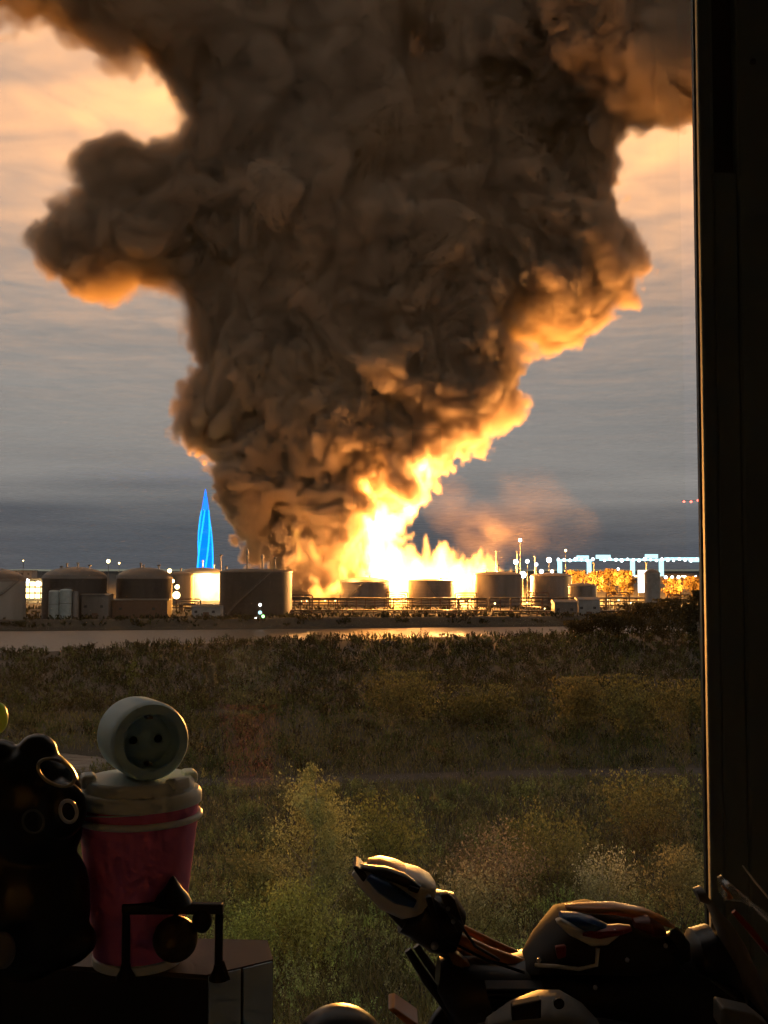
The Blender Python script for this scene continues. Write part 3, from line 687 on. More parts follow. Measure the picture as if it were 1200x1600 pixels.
# navigation beacon on the bank
D=400; c=gp(407,D,1.5)
t=thing('navigation_beacon',c,'slim signal post with white and green lights on the far bank','beacon')
MB().tube([(c.x,D,.8),(c.x,D,zz(940,D))],.16,6).build('pole',PIPEM,t)
MB().box((c.x-.9,D-.3,zz(967,D)),(c.x+.9,D+.3,zz(958,D))).build('cabinet',DARKST,t)
for nm,dx,py,mm,rr in (('white_light',0,945,WL,.5),('blue_white_light',0,957,CY,.7),('green_light',1.1,963,GL,.55),('white_light',-1.6,966,WL,.3)):
    MB().ball((c.x+dx,D-.5,zz(py,D)),rr,10,6).build(nm,mm,t,True)
# ---------------------------------------------------------------- far right: white-lit gantry
CYL=glow('flood_lamp_light',(.75,.95,1),5)
D=1500
def gx(px): return gp(px,D).x
c=gp(985,D,.5); t=thing('lit_gantry',c,'long white-glowing gantry structure with posts on the right skyline','gantry')
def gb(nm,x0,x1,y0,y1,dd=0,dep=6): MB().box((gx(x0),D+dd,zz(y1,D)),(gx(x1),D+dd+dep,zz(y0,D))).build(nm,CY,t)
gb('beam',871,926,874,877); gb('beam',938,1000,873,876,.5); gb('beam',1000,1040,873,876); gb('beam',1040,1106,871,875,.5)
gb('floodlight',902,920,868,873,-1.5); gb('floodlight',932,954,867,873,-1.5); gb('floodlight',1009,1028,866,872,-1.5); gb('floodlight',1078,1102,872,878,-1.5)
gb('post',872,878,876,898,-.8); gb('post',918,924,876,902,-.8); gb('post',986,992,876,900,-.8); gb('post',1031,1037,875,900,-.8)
for i,px in enumerate(range(872,1105,9)):
    if 926<px<937: continue
    MB().ball((gx(px),D-2.5,zz(874.5+((i*7)%3)-.8,D)),(1.9+.9*((i*5)%4)/3)/F*D,10,6).build('flood_lamp',CYL,t,True)
for x in (875,921,990,1034,1080): MB().box((gx(x)-1.2,D+2,.2),(gx(x)+1.2,D+4,zz(899,D))).build('leg',STEEL,t)
# crane with red warning lights
D=3000; c=gp(1106,D,.5); zt=zz(782,D)
t=thing('tower_crane',c,'distant crane with three red warning lights by the window jamb','crane')
MB().box((c.x-1,D-1,.2),(c.x+1,D+1,zt)).build('mast',DARKST,t)
e=gp(1066,D); jb_=MB().box((e.x,D-.4,zt-.4),(c.x+15,D+.4,zt+.4)).build('jib',DARKST,t)
for px,dy in ((1070,1),(1081,1),(1092,-1)):
    MB().ball((gp(px,D).x,D-2,zz(783+dy,D)),3.2,8,6).build('warning_light',RL,jb_,True)
# ---------------------------------------------------------------- blue-lit skyscraper
D=4300; c=gp(320,D,.5)
t=thing('skyscraper',c,'tall needle-shaped skyscraper lit electric blue on the left horizon','skyscraper')
BLUE=glow('blue_facade_light',(.0,.15,1.0),1.4); CYB=glow('cyan_edge_light',(.01,.33,1),1.8); BTOP=glow('blue_spire_light',(.01,.14,1),1.8)
prof=[(920,11),(890,12.3),(870,12),(850,11.3),(830,10),(810,7.6),(797,5.8)]
def star(px_r,z,tw,n=5):
    out_=[]
    for k in range(n*2):
        a=tw+math.pi*k/n; r=px_r/F*D*(1.0 if k%2==0 else .72); out_.append((c.x+r*math.cos(a),c.y+r*math.sin(a),z))
    return out_
secs=[star(r,zz(py,D),i*.22-.3) for i,(py,r) in enumerate(prof)]
fb=MB(); vs=[v for s_ in secs for v in s_]; n=10
fb.add(vs,[(i*n+k,i*n+(k+1)%n,(i+1)*n+(k+1)%n,(i+1)*n+k) for i in range(len(secs)-1) for k in range(n)]+[tuple((len(secs)-1)*n+k for k in range(n))])
fc_=fb.build('facade',BLUE,t)
for k in range(0,10,2): MB().tube([s_[k] for s_ in secs],[3.6]*(len(secs)-1)+[2.4],6).build('edge_light',CYB,fc_)
MB().lathe([(5.9/F*D,zz(797,D)),(3.6/F*D,zz(782,D)),(.4/F*D,zz(764,D))],10,c=(c.x,c.y,0)).build('spire',BTOP,t,True)
for i,f in enumerate((.25,.5,.72)):
    MB().torus((c.x,c.y,zz(920-123*f,D)),((11.8-2.2*f*f)/F*D*.9,0,0),(0,(11.8-2.2*f*f)/F*D*.9,0),2.0,20,5).build('floor_band',BTOP,fc_)
# far skyline blocks left and right, low on the horizon
for i,(px,w_,top,D,lb) in enumerate(((20,60,892,2600,'low far warehouse behind the beige tank'),(700,200,893,2400,'long low far warehouse hidden behind the flames'),(1000,170,897,2300,'long low far warehouse under the lit gantry'))):
    if i==1: continue
    c=gp(px,D,.5); hw=w_/F*D/2; zt=zz(top,D)
    t=thing('far_warehouse',c,lb,'warehouse'); wl_=MB().box((c.x-hw,D,.2),(c.x+hw,D+40,zt)).build('wall',CONC,t); MB().box((c.x-hw-2,D-2,zt),(c.x+hw+2,D+42,zt+1.2)).build('roof',ROOFM,t)
    nb=max(6,int(w_/12))
    for k in range(nb): MB().box((c.x-hw+2*hw*(k+.3)/nb,D-.3,zt*.45),(c.x-hw+2*hw*(k+.6)/nb,D+.1,zt*.7)).build('window',YL if k%3==0 else DARKST,wl_)
# fire-lit trees between the tanks and the gantry
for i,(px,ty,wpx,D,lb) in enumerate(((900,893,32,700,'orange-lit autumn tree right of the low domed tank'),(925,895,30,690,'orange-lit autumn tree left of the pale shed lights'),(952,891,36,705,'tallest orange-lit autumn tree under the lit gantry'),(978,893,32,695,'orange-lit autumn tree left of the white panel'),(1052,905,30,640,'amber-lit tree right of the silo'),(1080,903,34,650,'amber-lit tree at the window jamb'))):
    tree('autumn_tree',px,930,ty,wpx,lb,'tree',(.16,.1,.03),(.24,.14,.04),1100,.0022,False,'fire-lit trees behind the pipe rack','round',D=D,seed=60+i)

# light thrown by the sodium and flood lamps seen in the photograph
for px,py,D,p_,c_ in ((905,905,670,1.6e5,(1,.55,.15)),(960,903,675,1.8e5,(1,.55,.15)),(1065,910,625,1.3e5,(1,.5,.13)),(332,905,675,8e4,(1,.7,.3)),(60,915,670,2e4,(1,.65,.25))):
    l=bpy.data.lights.new('yard_lamp_light','POINT'); l.energy=p_; l.color=c_; l.shadow_soft_size=.8
    o=bpy.data.objects.new('yard_lamp_light',l); COL.objects.link(o); o.location=at(px,py,D)
# thin stacks and masts bristling over the terminal
for i,(px,top,D,lb) in enumerate(((96,886,470,'thin mast behind the left dark domed tank'),(140,884,470,'thin mast behind the left dark domed tank, right of its middle'),(248,884,480,'thin mast behind the right dark domed tank'),(345,868,520,'slim stack at the left edge of the massive dark tank'),(430,872,500,'slim stack at the right edge of the massive dark tank'),(836,870,700,'thin mast between the tall lamp mast and the bright lamp'),(775,862,690,'slim stack above the orange-lit domed tank'),(808,862,705,'thin mast left of the tall lamp mast'),(928,880,800,'thin mast under the left half of the lit gantry'),(1010,880,640,'thin mast at the silo'))):
    c=gp(px,D,.5); z=zz(top,D); t=thing('slim_stack',c,lb,'mast','thin stacks over the terminal')
    MB().tube([(c.x,D,.3),(c.x,D,z*.6),(c.x,D,z)],[.5,.4,.22],8).build('shaft',BEIGE,t,True)
    MB().lathe([(.35,z-.2),(.8,z),(.8,z+.3),(.4,z+.5)],10,c=(c.x,D,0)).build('cap',PIPEM,t,True)
rack(770,1005,455,(1.6,2.6),18,'lowest pipe rack right of centre, nearest the water')
rack(455,760,470,(1.4,2.3),20,'lowest pipe rack below the burning tanks, nearest the water')

tank(283,610,40,899,893,'small dim tank in the gap left of the brightly lit tank',STEEL,((.0,2.0),))
tank(498,640,70,908,901,'grey tank half hidden in the smoke base',STEEL,((.2,1.2),))
tank(910,560,44,917,911,'squat tank left of the white panel, behind the pipe rack',STEEL,((.0,2.0),))
for i,(px,D,zs_2,lb) in enumerate(((295,500,6.5,'low pipe arch right of the column of yellow lamps'),(470,515,8.0,'low pipe arch left of the grey tank under the fire'),(620,560,8.5,'pipe arch between the two grey tanks under the fire'),(728,560,8.0,'pipe arch left of the orange-lit domed tank'),(840,540,8.5,'pipe arch between the last two domed tanks'),(965,520,9.0,'pipe arch left of the concrete silo'),(1060,520,8.0,'pipe arch right of the concrete silo'))):
    c=gp(px,D,.4); t=thing('pipe_arch',c,lb,'pipes','pipe arches among the tanks')
    for k in range(3):
        w_=5.5-k*1.2; h_=zs_2-k*1.1
        MB().tube([(c.x-w_,D+k,.2),(c.x-w_,D+k,h_-.5),(c.x-w_+.5,D+k,h_),(c.x+w_-.5,D+k,h_),(c.x+w_,D+k,h_-.5),(c.x+w_,D+k,.2)],.3-.05*k,8).build('pipe',PIPEM if k else RUST,t,True)
    MB().box((c.x-1,D-.6,h_-2.4),(c.x+1,D-.2,h_-1.6)).build('valve_box',RUST,t)
# ---------------------------------------------------------------- the room behind the window
WALLM=mat('room_wall_paint',(.8,.82,.84),.9,scale=3,bump=.05); DARKW=mat('dark_wall_paint',(.22,.24,.26),.9,scale=3); FLOORM=mat('room_floor_wood',(.62,.6,.56),.6,scale=4); PVC=mat('white_window_plastic',(.17,.22,.23),.75,spec=.15,var=.12,scale=8); 
def wall(name,*boxes,m=WALLM):
    b=MB()
    for lo_,hi_ in boxes: b.box(lo_,hi_)
    o=b.build(name,m); o['kind']='structure'; return o
WY=1.235   # pane plane
wall('wall_window',((-2.3,WY-.06,18.3),(-1.45,WY+.3,21.6)),((.50,WY-.06,18.3),(1.75,WY+.3,21.6)),((-1.45,WY-.06,18.3),(.50,WY+.3,19.28)),((-1.45,WY-.06,21.3),(.50,WY+.3,21.6)))
wall('wall_left',((-2.4,-3,18.3),(-2.3,WY-.06,21.6))); wall('wall_right',((1.65,-3,18.3),(1.75,WY-.06,21.6))); wall('wall_back',((-2.4,-3.1,18.3),(1.75,-3,21.6)),m=DARKW)
wall('floor',((-2.4,-3,18.2),(1.75,WY+.3,18.3)),m=FLOORM); wall('ceiling',((-2.4,-3.1,21.6),(1.75,WY+.3,21.7)))
# window: fixed jamb with a hardware slot, sash bars, glass
t=thing('window',(0,WY,19.3),'window with dark plastic jamb, rubber seal and slot along the right edge','window')
def jx(px,D): return (px-600)/F*D*1.0
jd=WY-.05
e0=at(1101,800,jd).x
s0,s1=at(1124,800,jd).x,at(1161,800,jd).x; zs=at(1140,268,jd).z
kx=(WY+.06)/jd*e0-.004      # the jamb's flank runs back almost along the line of sight
MB().add([(e0,jd,19.28),(s0,jd,19.28),(s0+.02,WY+.06,19.28),(kx,WY+.06,19.28),(e0,jd,21.3),(s0,jd,21.3),(s0+.02,WY+.06,21.3),(kx,WY+.06,21.3)],[(3,2,1,0),(4,5,6,7),(0,1,5,4),(1,2,6,5),(2,3,7,6),(3,0,4,7)]).build('jamb',PVC,t,bevel=.003)
MB().box((s1,jd+.0015,19.28),(.52,WY+.06,21.3)).build('jamb',PVC,t,bevel=.004)
MB().box((s0,jd+.001,19.28),(s1,jd+.02,zs)).build('jamb_infill',PVC,t,bevel=.002)
MB().box((s0,jd+.014,zs),(s1,jd+.02,21.3)).build('slot',mat('dark_slot',(.03,.03,.03),.6),t)
MB().box((s0-.0032,jd-.0022,zs-.004),(s0-.0002,jd,21.3)).box((s1+.0002,jd-.0022,zs-.004),(s1+.0032,jd,21.3)).build('slot_lip',PVC,t,bevel=.0008)
MB().box((e0-.0028,jd+.006,19.28),(e0-.0003,jd+.014,21.3)).build('rubber_seal',mat('grey_seal',(.035,.037,.037),.45,scale=40),t)
MB().lathe([(.0035,0),(.0035,.002)],14,M=Matrix.Translation(at(1176,97,jd-.001))@Matrix.Rotation(math.pi/2,4,'X')).build('screw_hole',_M['dark_slot'],t)
MB().box((-1.45,jd,19.28),(e0-.003,WY+.06,19.34)).build('sash_bar',PVC,t,bevel=.004)
MB().box((-1.45,jd,21.22),(e0-.003,WY+.06,21.3)).build('sash_bar',PVC,t,bevel=.004)
MB().box((-1.45,jd,19.342),(-1.38,WY+.06,21.218)).build('sash_bar',PVC,t,bevel=.004)
m,nt,out=new_mat('window_glass')
tr=nt.nodes.new('ShaderNodeBsdfTransparent'); tr.inputs[0].default_value=(.97,.98,.97,1); gl=nt.nodes.new('ShaderNodeBsdfGlossy'); gl.inputs['Roughness'].default_value=.012
fr=nt.nodes.new('ShaderNodeFresnel'); fr.inputs[0].default_value=1.5; mu=nt.nodes.new('ShaderNodeMath'); mu.operation='MULTIPLY'; mu.inputs[1].default_value=.9
mx=nt.nodes.new('ShaderNodeMixShader'); nt.links.new(fr.outputs[0],mu.inputs[0]); nt.links.new(mu.outputs[0],mx.inputs[0]); nt.links.new(tr.outputs[0],mx.inputs[1]); nt.links.new(gl.outputs[0],mx.inputs[2]); nt.links.new(mx.outputs[0],out.inputs[0])
tl=-math.tan(math.radians(.6))
du=nt.nodes.new('ShaderNodeBsdfTranslucent'); du.inputs[0].default_value=(.6,.62,.62,1); m2=nt.nodes.new('ShaderNodeMixShader'); tcg=nt.nodes.new('ShaderNodeTexCoord'); ng=nt.nodes.new('ShaderNodeTexNoise'); ng.inputs['Scale'].default_value=220; ng.inputs['Detail'].default_value=3; ng2=nt.nodes.new('ShaderNodeTexNoise'); ng2.inputs['Scale'].default_value=7
rg=nt.nodes.new('ShaderNodeMapRange'); rg.inputs[1].default_value=.62; rg.inputs[2].default_value=.8; rg.inputs[3].default_value=0; rg.inputs[4].default_value=.05
rg2=nt.nodes.new('ShaderNodeMapRange'); rg2.inputs[1].default_value=.4; rg2.inputs[2].default_value=.75; rg2.inputs[3].default_value=.003; rg2.inputs[4].default_value=.016
ad=nt.nodes.new('ShaderNodeMath'); ad.operation='ADD'
for a_,b_ in ((tcg.outputs['Object'],ng.inputs['Vector']),(tcg.outputs['Object'],ng2.inputs['Vector']),(ng.outputs['Fac'],rg.inputs[0]),(ng2.outputs['Fac'],rg2.inputs[0]),(rg.outputs[0],ad.inputs[0]),(rg2.outputs[0],ad.inputs[1]),(ad.outputs[0],m2.inputs[0]),(mx.outputs[0],m2.inputs[1]),(du.outputs[0],m2.inputs[2]),(m2.outputs[0],out.inputs[0])): nt.links.new(a_,b_)
MB().add([(-1.40,WY+.03,19.3),(e0+.004,WY+.03,19.3),(e0+.004,WY+.03-1.98*tl,21.28),(-1.40,WY+.03-1.98*tl,21.28)],[(0,1,2,3)]).build('pane',m,t)
# ---------------------------------------------------------------- table and shelf box
BLACKW=mat('black_laminate',(.012,.011,.010),.5,scale=20); GREYP=mat('grey_blue_panel',(.5,.68,.85),.5,scale=12)
t=thing('table',(0,.6,18.3),'dark table top under the toys below the window','table')
MB().box((-1.2,.15,19.57),(.9,.955,19.6)).build('table_top',mat('grey_table_laminate',(.3,.33,.36),.6,scale=10),t,bevel=.003)
for x in (-1.1,.8):
    for y in (.22,.88): MB().box((x-.03,y-.03,18.3),(x+.03,y+.03,19.57)).build('leg',BLACKW,t)
zs_=at(217,1503,.90).z
A=at(-60,1500,.9).x
poly=[(-.62,.955),(-.139,.872),(-.114,.889),(-.0905,.906),(-.10,.952),(-.62,.99)]
t=thing('shelf_box',(-.35,.93,19.6),'dark box with grey end panels carrying the pink cup','box')
k=len(poly)
MB().add([(x,y,19.6) for x,y in poly]+[(x,y,zs_-.004) for x,y in poly],[tuple(range(k))[::-1],tuple(range(k,2*k))]+[(i,(i+1)%k,k+(i+1)%k,k+i) for i in range(k)]).build('carcass',BLACKW,t)
MB().add([(x,y,zs_-.0035) for x,y in poly]+[(x,y,zs_) for x,y in poly],[tuple(range(k))[::-1],tuple(range(k,2*k))]+[(i,(i+1)%k,k+(i+1)%k,k+i) for i in range(k)]).build('top_board',mat('brown_board',(.045,.03,.022),.5,scale=15,col2=(.06,.04,.03)),t)
for (a,b) in ((poly[1],poly[2]),(poly[2],poly[3])):
    a=Vector((*a,0));b=Vector((*b,0)); d_=(b-a); nn=Vector((d_.y,-d_.x,0)).normalized()*.002; a2=a+d_*.03; b2=a+d_*.94
    MB().add([tuple(p+nn*q+Vector((0,0,z))) for z in (19.602,zs_-.001) for q in (.2,1.2) for p in (a2,b2)],[(0,1,3,2),(4,6,7,5),(0,4,5,1),(2,3,7,6),(0,2,6,4),(1,5,7,3)]).build('end_panel',GREYP,t)
# ---------------------------------------------------------------- pink cup with lid
D=.90; cx=at(217,1300,D).x; u=D/F
PINK=mat('pink_plastic',(.82,.2,.46),.42,var=.08,scale=30); WPL=mat('milky_white_plastic',(.74,.84,.86),.45,var=.06,scale=30)
t=thing('lidded_cup',(cx,D,zs_),'deep pink tapered cup with milky white lid and rings','cup')
z1=at(217,1246,D).z; zr=at(217,1273,D).z
rb=66*u; rt=91*u
MB().lathe([(rb*.97,zs_+.008),(rb,zs_+.009),(rb+(rt-rb)*.5,(zs_+z1)/2),(rt*.985,zr-.003),(rt*.99,z1)],48,c=(cx,D,0)).build('body',PINK,t,True)
MB().lathe([(rb*.9,zs_),(rb*1.01,zs_+.001),(rb*1.02,zs_+.0075),(rb*.98,zs_+.0088)],48,c=(cx,D,0)).build('base_ring',WPL,t,True)
MB().torus((cx,D,zr),(rt*1.015,0,0),(0,rt*1.015,0),.0027,56,10).build('ring',WPL,t,True)
lid=MB().lathe([(rt*.99,z1-.004),(rt*1.045,z1-.003),(rt*1.05,z1+.004),(rt*1.0,z1+.0075),(rt*.93,z1+.008),(rt*.92,z1+.014),(rt*.86,z1+.017),(rt*.3,z1+.0172)],56,c=(cx,D,0)).build('lid',WPL,t,True)
for a,hh in ((200,.012),(330,.010),(20,.010)):
    a=math.radians(a); MB().box((-.010,-.006,0),(.010,.006,hh),Matrix.Translation((cx+rt*.84*math.cos(a),D+rt*.84*math.sin(a),z1+.010))@Matrix.Rotation(a+math.pi/2,4,'Z')).build('lid_tab',WPL,lid,bevel=.003)
pts=[(cx+rt*1.03*math.cos(math.radians(a)),D+rt*1.03*math.sin(math.radians(a)),zr+.004+(z1-zr-.006)*f) for a,f in ((185,.0),(205,.15),(230,.4),(255,.62),(285,.8),(320,.95))]
MB().tube(pts,.0007,6).build('handle_wire',WPL,t)
# ---------------------------------------------------------------- round socket on the lid
zl=z1+.0173; rs=.0315
t=thing('power_socket',(cx+.004,D,zl),'grey-white round power socket lying on its side on the cup lid','socket')
ax_=Vector((.44,-.9,.02)).normalized(); C=at(224,1153,D-.004); C.z=zl+rs
M=Matrix.Translation(C)@ax_.to_track_quat('Z','Y').to_matrix().to_4x4()
SOCK=mat('grey_white_plastic',(.5,.8,.95),.5,var=.05,scale=40)
MB().lathe([(rs*.5,-.036),(rs*.9,-.035),(rs*.985,-.031),(rs,-.025),(rs,.018),(rs*.98,.024),(rs*.93,.0275),(rs*.72,.029)],48,M=M,cap=False).lathe([(rs*.5,-.036),(.0005,-.036)],48,M=M,cap=False).build('body',SOCK,t,True)
rc_=MB().lathe([(rs*.72,.029),(rs*.69,.0285),(rs*.66,.012),(rs*.62,.010),(.0004,.010)],48,M=M,cap=False).build('recess',mat('grey_recess_plastic',(.42,.7,.83),.55,var=.05,scale=40),t,True)
for dx in (-.0105,.0095): MB().lathe([(.0031,.0102),(.0031,.0108),(.0026,.0109)],16,M=M@Matrix.Translation((dx,0,0))).build('pin_hole',mat('black_hole',(.004,.004,.004),.7),rc_)
for dy in (-.0185,.0185): MB().box((-.0022,dy-.001,.0105),(.0022,dy+.001,.022),M).build('earth_clip',mat('dull_metal',(.3,.3,.29),.4,.8),rc_)
# ---------------------------------------------------------------- black figurine with pale rings
t=thing('black_figurine',at(58,1503,.88),'glossy black rounded figurine with pale rings left of the pink cup','figurine')
D=.86; u=D/F
BLK=mat('glossy_black',(.006,.006,.006),.28,scale=30)
fb=MB()
def fp(px,py,dd=0): return at(px,py,D+dd)
for px,py,rp,dd,sq in ((45,1250,82,0,(1,.8,1.0)),(58,1178,32,0,(1,.8,1)),(-5,1200,45,0,(1,.8,1)),(95,1265,44,-.02,(.9,.7,1)),(55,1300,72,0,(1,.8,.8)),(70,1400,70,.0,(1,.7,1.3)),(30,1420,110,.0,(1,.6,1)),(60,1470,90,0,(1,.6,.5)),(105,1465,36,0,(1,.8,1)),(-30,1380,90,0,(1,.7,1.3))):
    fb.ball(fp(px,py,dd),rp*u,20,14,sq)
bo=fb.build('body',BLK,t,True)
rm=bo.modifiers.new('remesh','REMESH'); rm.mode='VOXEL'; rm.voxel_size=.0022; rm.use_smooth_shade=True
smd=bo.modifiers.new('smooth','SMOOTH'); smd.factor=.5; smd.iterations=6
CREAM=mat('pale_ring_enamel',(.42,.37,.24),.35,scale=30); WRG=mat('white_ring_enamel',(.6,.58,.55),.3,scale=30)
MB().torus(fp(88,1207,-.052),Vector((26,0,-12))*u,Vector((8,-6,17))*u,2.6*u,32,8).build('ring',CREAM,t,True)
MB().torus(fp(107,1268,-.062),Vector((12,0,-2))*u,Vector((1,-4,16))*u,2.8*u,28,8).build('ring',WRG,t,True)
MB().torus(fp(52,1284,-.066),Vector((15,0,0))*u,Vector((0,-4,17))*u,1.8*u,28,8).build('ring',mat('dull_ring_enamel',(.12,.11,.07),.4),t,True)
MB().ball(fp(3,1485,-.058),22*u,14,10,(.9,.6,1.2)).build('paw',mat('pale_paw',(.20,.19,.17),.6),t,True)
# lime green piece at the left edge
g_=thing('toy_leaf',at(-4,1150,1.0),'lime green rounded plastic piece at the left edge above the figurine','toy')
c=at(-6,1122,1.0); uu=1.0/F
LIME=mat('lime_plastic',(.5,.85,.08),.35,scale=20)
MB().loft([(c+Vector((0,0,-f*26*uu)),Vector((max(.08,math.sqrt(max(0,1-f*f)))*18*uu,0,0)),Vector((0,.008*max(.1,math.sqrt(max(0,1-f*f))),0))) for f in np.linspace(-1,1,13)],18,2.2).build('blade',LIME,g_,True)
MB().tube([c+Vector((-.004,0,-.012)),Vector((c.x-.006,c.y,zs_+.0))],.002,8).build('stem',LIME,g_,True)
# ---------------------------------------------------------------- little black frame stand with hanging ball
D=.862; u=D/F
zf=zs_
BM=mat('black_metal',(.012,.012,.012),.4,.3,scale=30); BRASS=mat('dark_brass',(.10,.075,.03),.45,.6,scale=25)
t=thing('frame_stand',(at(270,1500,D).x,D,zf),'small black frame stand with a round dark brass ball before the pink cup','stand')
xl=at(197,1460,D).x; xr=at(342,1460,D).x; zt=at(270,1418,D).z
for x in (xl,xr):
    MB().tube([(x,D,zf+.002),(x,D,zt)],6.5*u,10).build('post',BM,t,True)
    MB().lathe([(15*u,zf),(15*u,zf+.002),(9*u,zf+.007),(7*u,zf+.012)],16,c=(x,D,0)).build('foot',BM,t,True)
MB().box((xl-6*u,D-.004,zt-9*u),(xr+7*u,D+.004,zt+7*u)).build('crossbar',BM,t,bevel=.0015)
MB().lathe([(30*u,0),(24*u,.006),(12*u,.013),(5*u,.019),(1*u,.021)],18,M=Matrix.Translation((at(270,1410,D).x,D,zt+6*u))).build('knob',BM,t,True)
cb=at(274,1467,D-.006); 
MB().ball(cb,34*u,24,16).build('ball',BRASS,t,True)
MB().tube([cb+Vector((0,0,30*u)),Vector((cb.x,D,zt))],4*u,8).build('hanger',BM,t,True)
MB().ball(at(316,1437,D),17*u,16,12,(.9,.9,1.2)).build('clamp',BM,t,True)
MB().tube([(xr+6*u,D,zf+.014),(xr+17*u,D-.004,zf+.001)],2.5*u,6).build('foot_strut',BM,t,True)
# ---------------------------------------------------------------- toy motorcycles
TB=mat('toy_black_plastic',(.012,.012,.013),.35,scale=30); TW=mat('toy_white_plastic',(.74,.77,.76),.4,scale=30,var=.1); TBL=mat('toy_blue_plastic',(.02,.09,.30),.35,scale=30); TR=mat('toy_red_plastic',(.34,.03,.025),.35,scale=30); TO=mat('toy_orange_and_rim_light',(.62,.24,.06),.32,scale=30); TG=mat('toy_grey_plastic',(.20,.20,.19),.45,scale=30); TS=mat('toy_silver',(.5,.5,.5),.3,.8,scale=30)  # the orange also serves as painted fire rim light on rails and rims
D=.80; u=D/F
def q(px,py,dd=0.0): return at(px,py,D+dd)
def bar(m,nm,t,pts,rad,n=10,smooth=True): return MB().tube([q(*p) for p in pts],[r*u for r in rad] if isinstance(rad,(list,tuple)) else rad*u,n).build(nm,m,t,smooth)
def slab(m,nm,t,outline,d0,d1,bev=.002):
    """plate with its own thickness: outline in the plane Y=D+d0 pushed back to D+d1"""
    k=len(outline); v0=[q(x,y,d0) for x,y in outline]; v1=[Vector((p.x,D+d1,p.z)) for p in v0]
    return MB().add(v0+v1,[tuple(range(k)),tuple(range(k,2*k))[::-1]]+[(i,k+i,k+(i+1)%k,(i+1)%k) for i in range(k)]).build(nm,m,t,bevel=bev)
def hull(m,nm,t,secs,n=18,ex=2.5):
    """rounded shell along a line: (px,py,depth offset, half width m in depth, half height px, tilt deg)"""
    L_=[]
    for px,py,dd,hw,hp,tl_ in secs:
        a=math.radians(tl_); L_.append((q(px,py,dd),Vector((0,hw,0)),Vector((math.sin(a),0,math.cos(a)))*hp*u))
    return MB().loft(L_,n,ex).build(nm,m,t,True)
t=thing('toy_motorcycle',(q(850,1600).x,D,19.6),'toy motorcycle with white-blue nose pointing up left and red-blue fairing','toy')
hull(TW,'nose_cowl',t,ex=4.0,secs=[(556,1358,0,.004,10,40),(575,1366,0,.016,20,35),(610,1383,0,.024,32,30),(640,1394,0,.026,34,25),(664,1397,0,.022,26,20),(677,1396,0,.014,14,15)])
hull(TBL,'nose_stripe',t,[(576,1370,-.019,.004,5,40),(598,1386,-.028,.005,11,40),(624,1402,-.030,.005,11,35),(648,1412,-.027,.004,6,30)],10)
hull(TB,'nose_stripe',t,[(566,1354,-.008,.004,4,35),(600,1362,-.020,.006,8,28),(630,1374,-.0245,.005,9,26),(655,1388,-.0235,.004,5,20)],10)
hull(TO,'nose_rim_light',t,[(574,1346,0,.008,2.5,20),(592,1346,0,.014,4,10),(615,1352,0,.018,4,20),(640,1364,0,.018,4,25),(662,1374,0,.012,3,30)],12)  # orange backlight along the nose top, painted as a strip
slab(TB,'under_plate',t,[(550,1356),(556,1352),(648,1440),(668,1482),(648,1474),(600,1424)],-.014,.014)
hull(TB,'headstock',t,[(632,1432,0,.018,22,30),(655,1425,0,.024,36,28),(690,1440,0,.024,46,25),(716,1458,0,.016,34,20)])
slab(TB,'side_fin',t,[(687,1398),(700,1396),(712,1408),(727,1452),(716,1460),(700,1430)],-.030,-.022)
slab(TB,'side_fin',t,[(664,1402),(674,1400),(690,1450),(694,1470),(684,1468)],-.034,-.027)
MB().ball(q(679,1478,-.024),6*u,12,8).build('bolt',TS,t,True)
bar(TO,'frame_rail',t,[(694,1456,-.006),(760,1488,-.006),(826,1512,-.006)],[9,10,10])  # both rails: orange of the fire-lit top painted into the colour
bar(TO,'frame_rail',t,[(722,1450,.014),(770,1474,.014),(815,1494,.014)],[6,6,6])
bar(TB,'lower_rail',t,[(690,1480,0),(760,1512,0),(830,1532,0)],[13,15,16])
slab(TO,'rail_guard',t,[(764,1522),(790,1524),(812,1534),(806,1538),(775,1532)],-.022,-.016,.001)
slab(mat('toy_brown_plastic',(.2,.1,.04),.4),'spring_cover',t,[(700,1490),(716,1492),(736,1510),(728,1516),(708,1508)],-.02,-.010,.001)
bar(TB,'fork_leg',t,[(637,1484,-.01),(668,1532,-.01),(700,1575,-.01),(728,1625,-.01)],[6,8,8,8]); bar(TB,'fork_leg',t,[(650,1478,.03),(690,1535,.03),(740,1625,.03)],[6,8,8])
hull(TB,'engine_block',t,[(684,1520,0,.02,20,10),(720,1545,0,.034,55,5),(800,1570,0,.04,70,0),(900,1565,0,.042,85,0),(1000,1560,0,.042,80,0),(1080,1560,0,.036,70,0),(1150,1585,0,.028,50,0)])
hull(mat('toy_charcoal_plastic',(.045,.045,.045),.75,scale=30,spec=.15),'tank_fairing',t,ex=3.4,secs=[(816,1506,-.004,.016,10,20),(836,1488,-.004,.030,24,20),(870,1466,-.004,.038,38,10),(920,1462,-.004,.040,42,5),(980,1468,-.004,.038,38,-5),(1030,1478,-.004,.030,28,-10),(1058,1482,-.004,.018,16,-10)])
hull(TBL,'fairing_panel',t,[(876,1432,-.030,.008,6,10),(900,1440,-.036,.010,12,8),(925,1446,-.038,.010,12,4),(950,1452,-.038,.008,6,0)],12)
hull(TR,'fairing_panel',t,[(908,1456,-.042,.006,4,5),(935,1456,-.042,.008,8,0),(968,1452,-.040,.008,6,0),(985,1450,-.037,.005,3,0)],12)
hull(mat('toy_dark_red_plastic',(.16,.02,.02),.4),'fairing_panel',t,[(990,1442,-.032,.006,6,-5),(1015,1446,-.031,.010,14,-10),(1038,1454,-.026,.006,8,-15)],12)
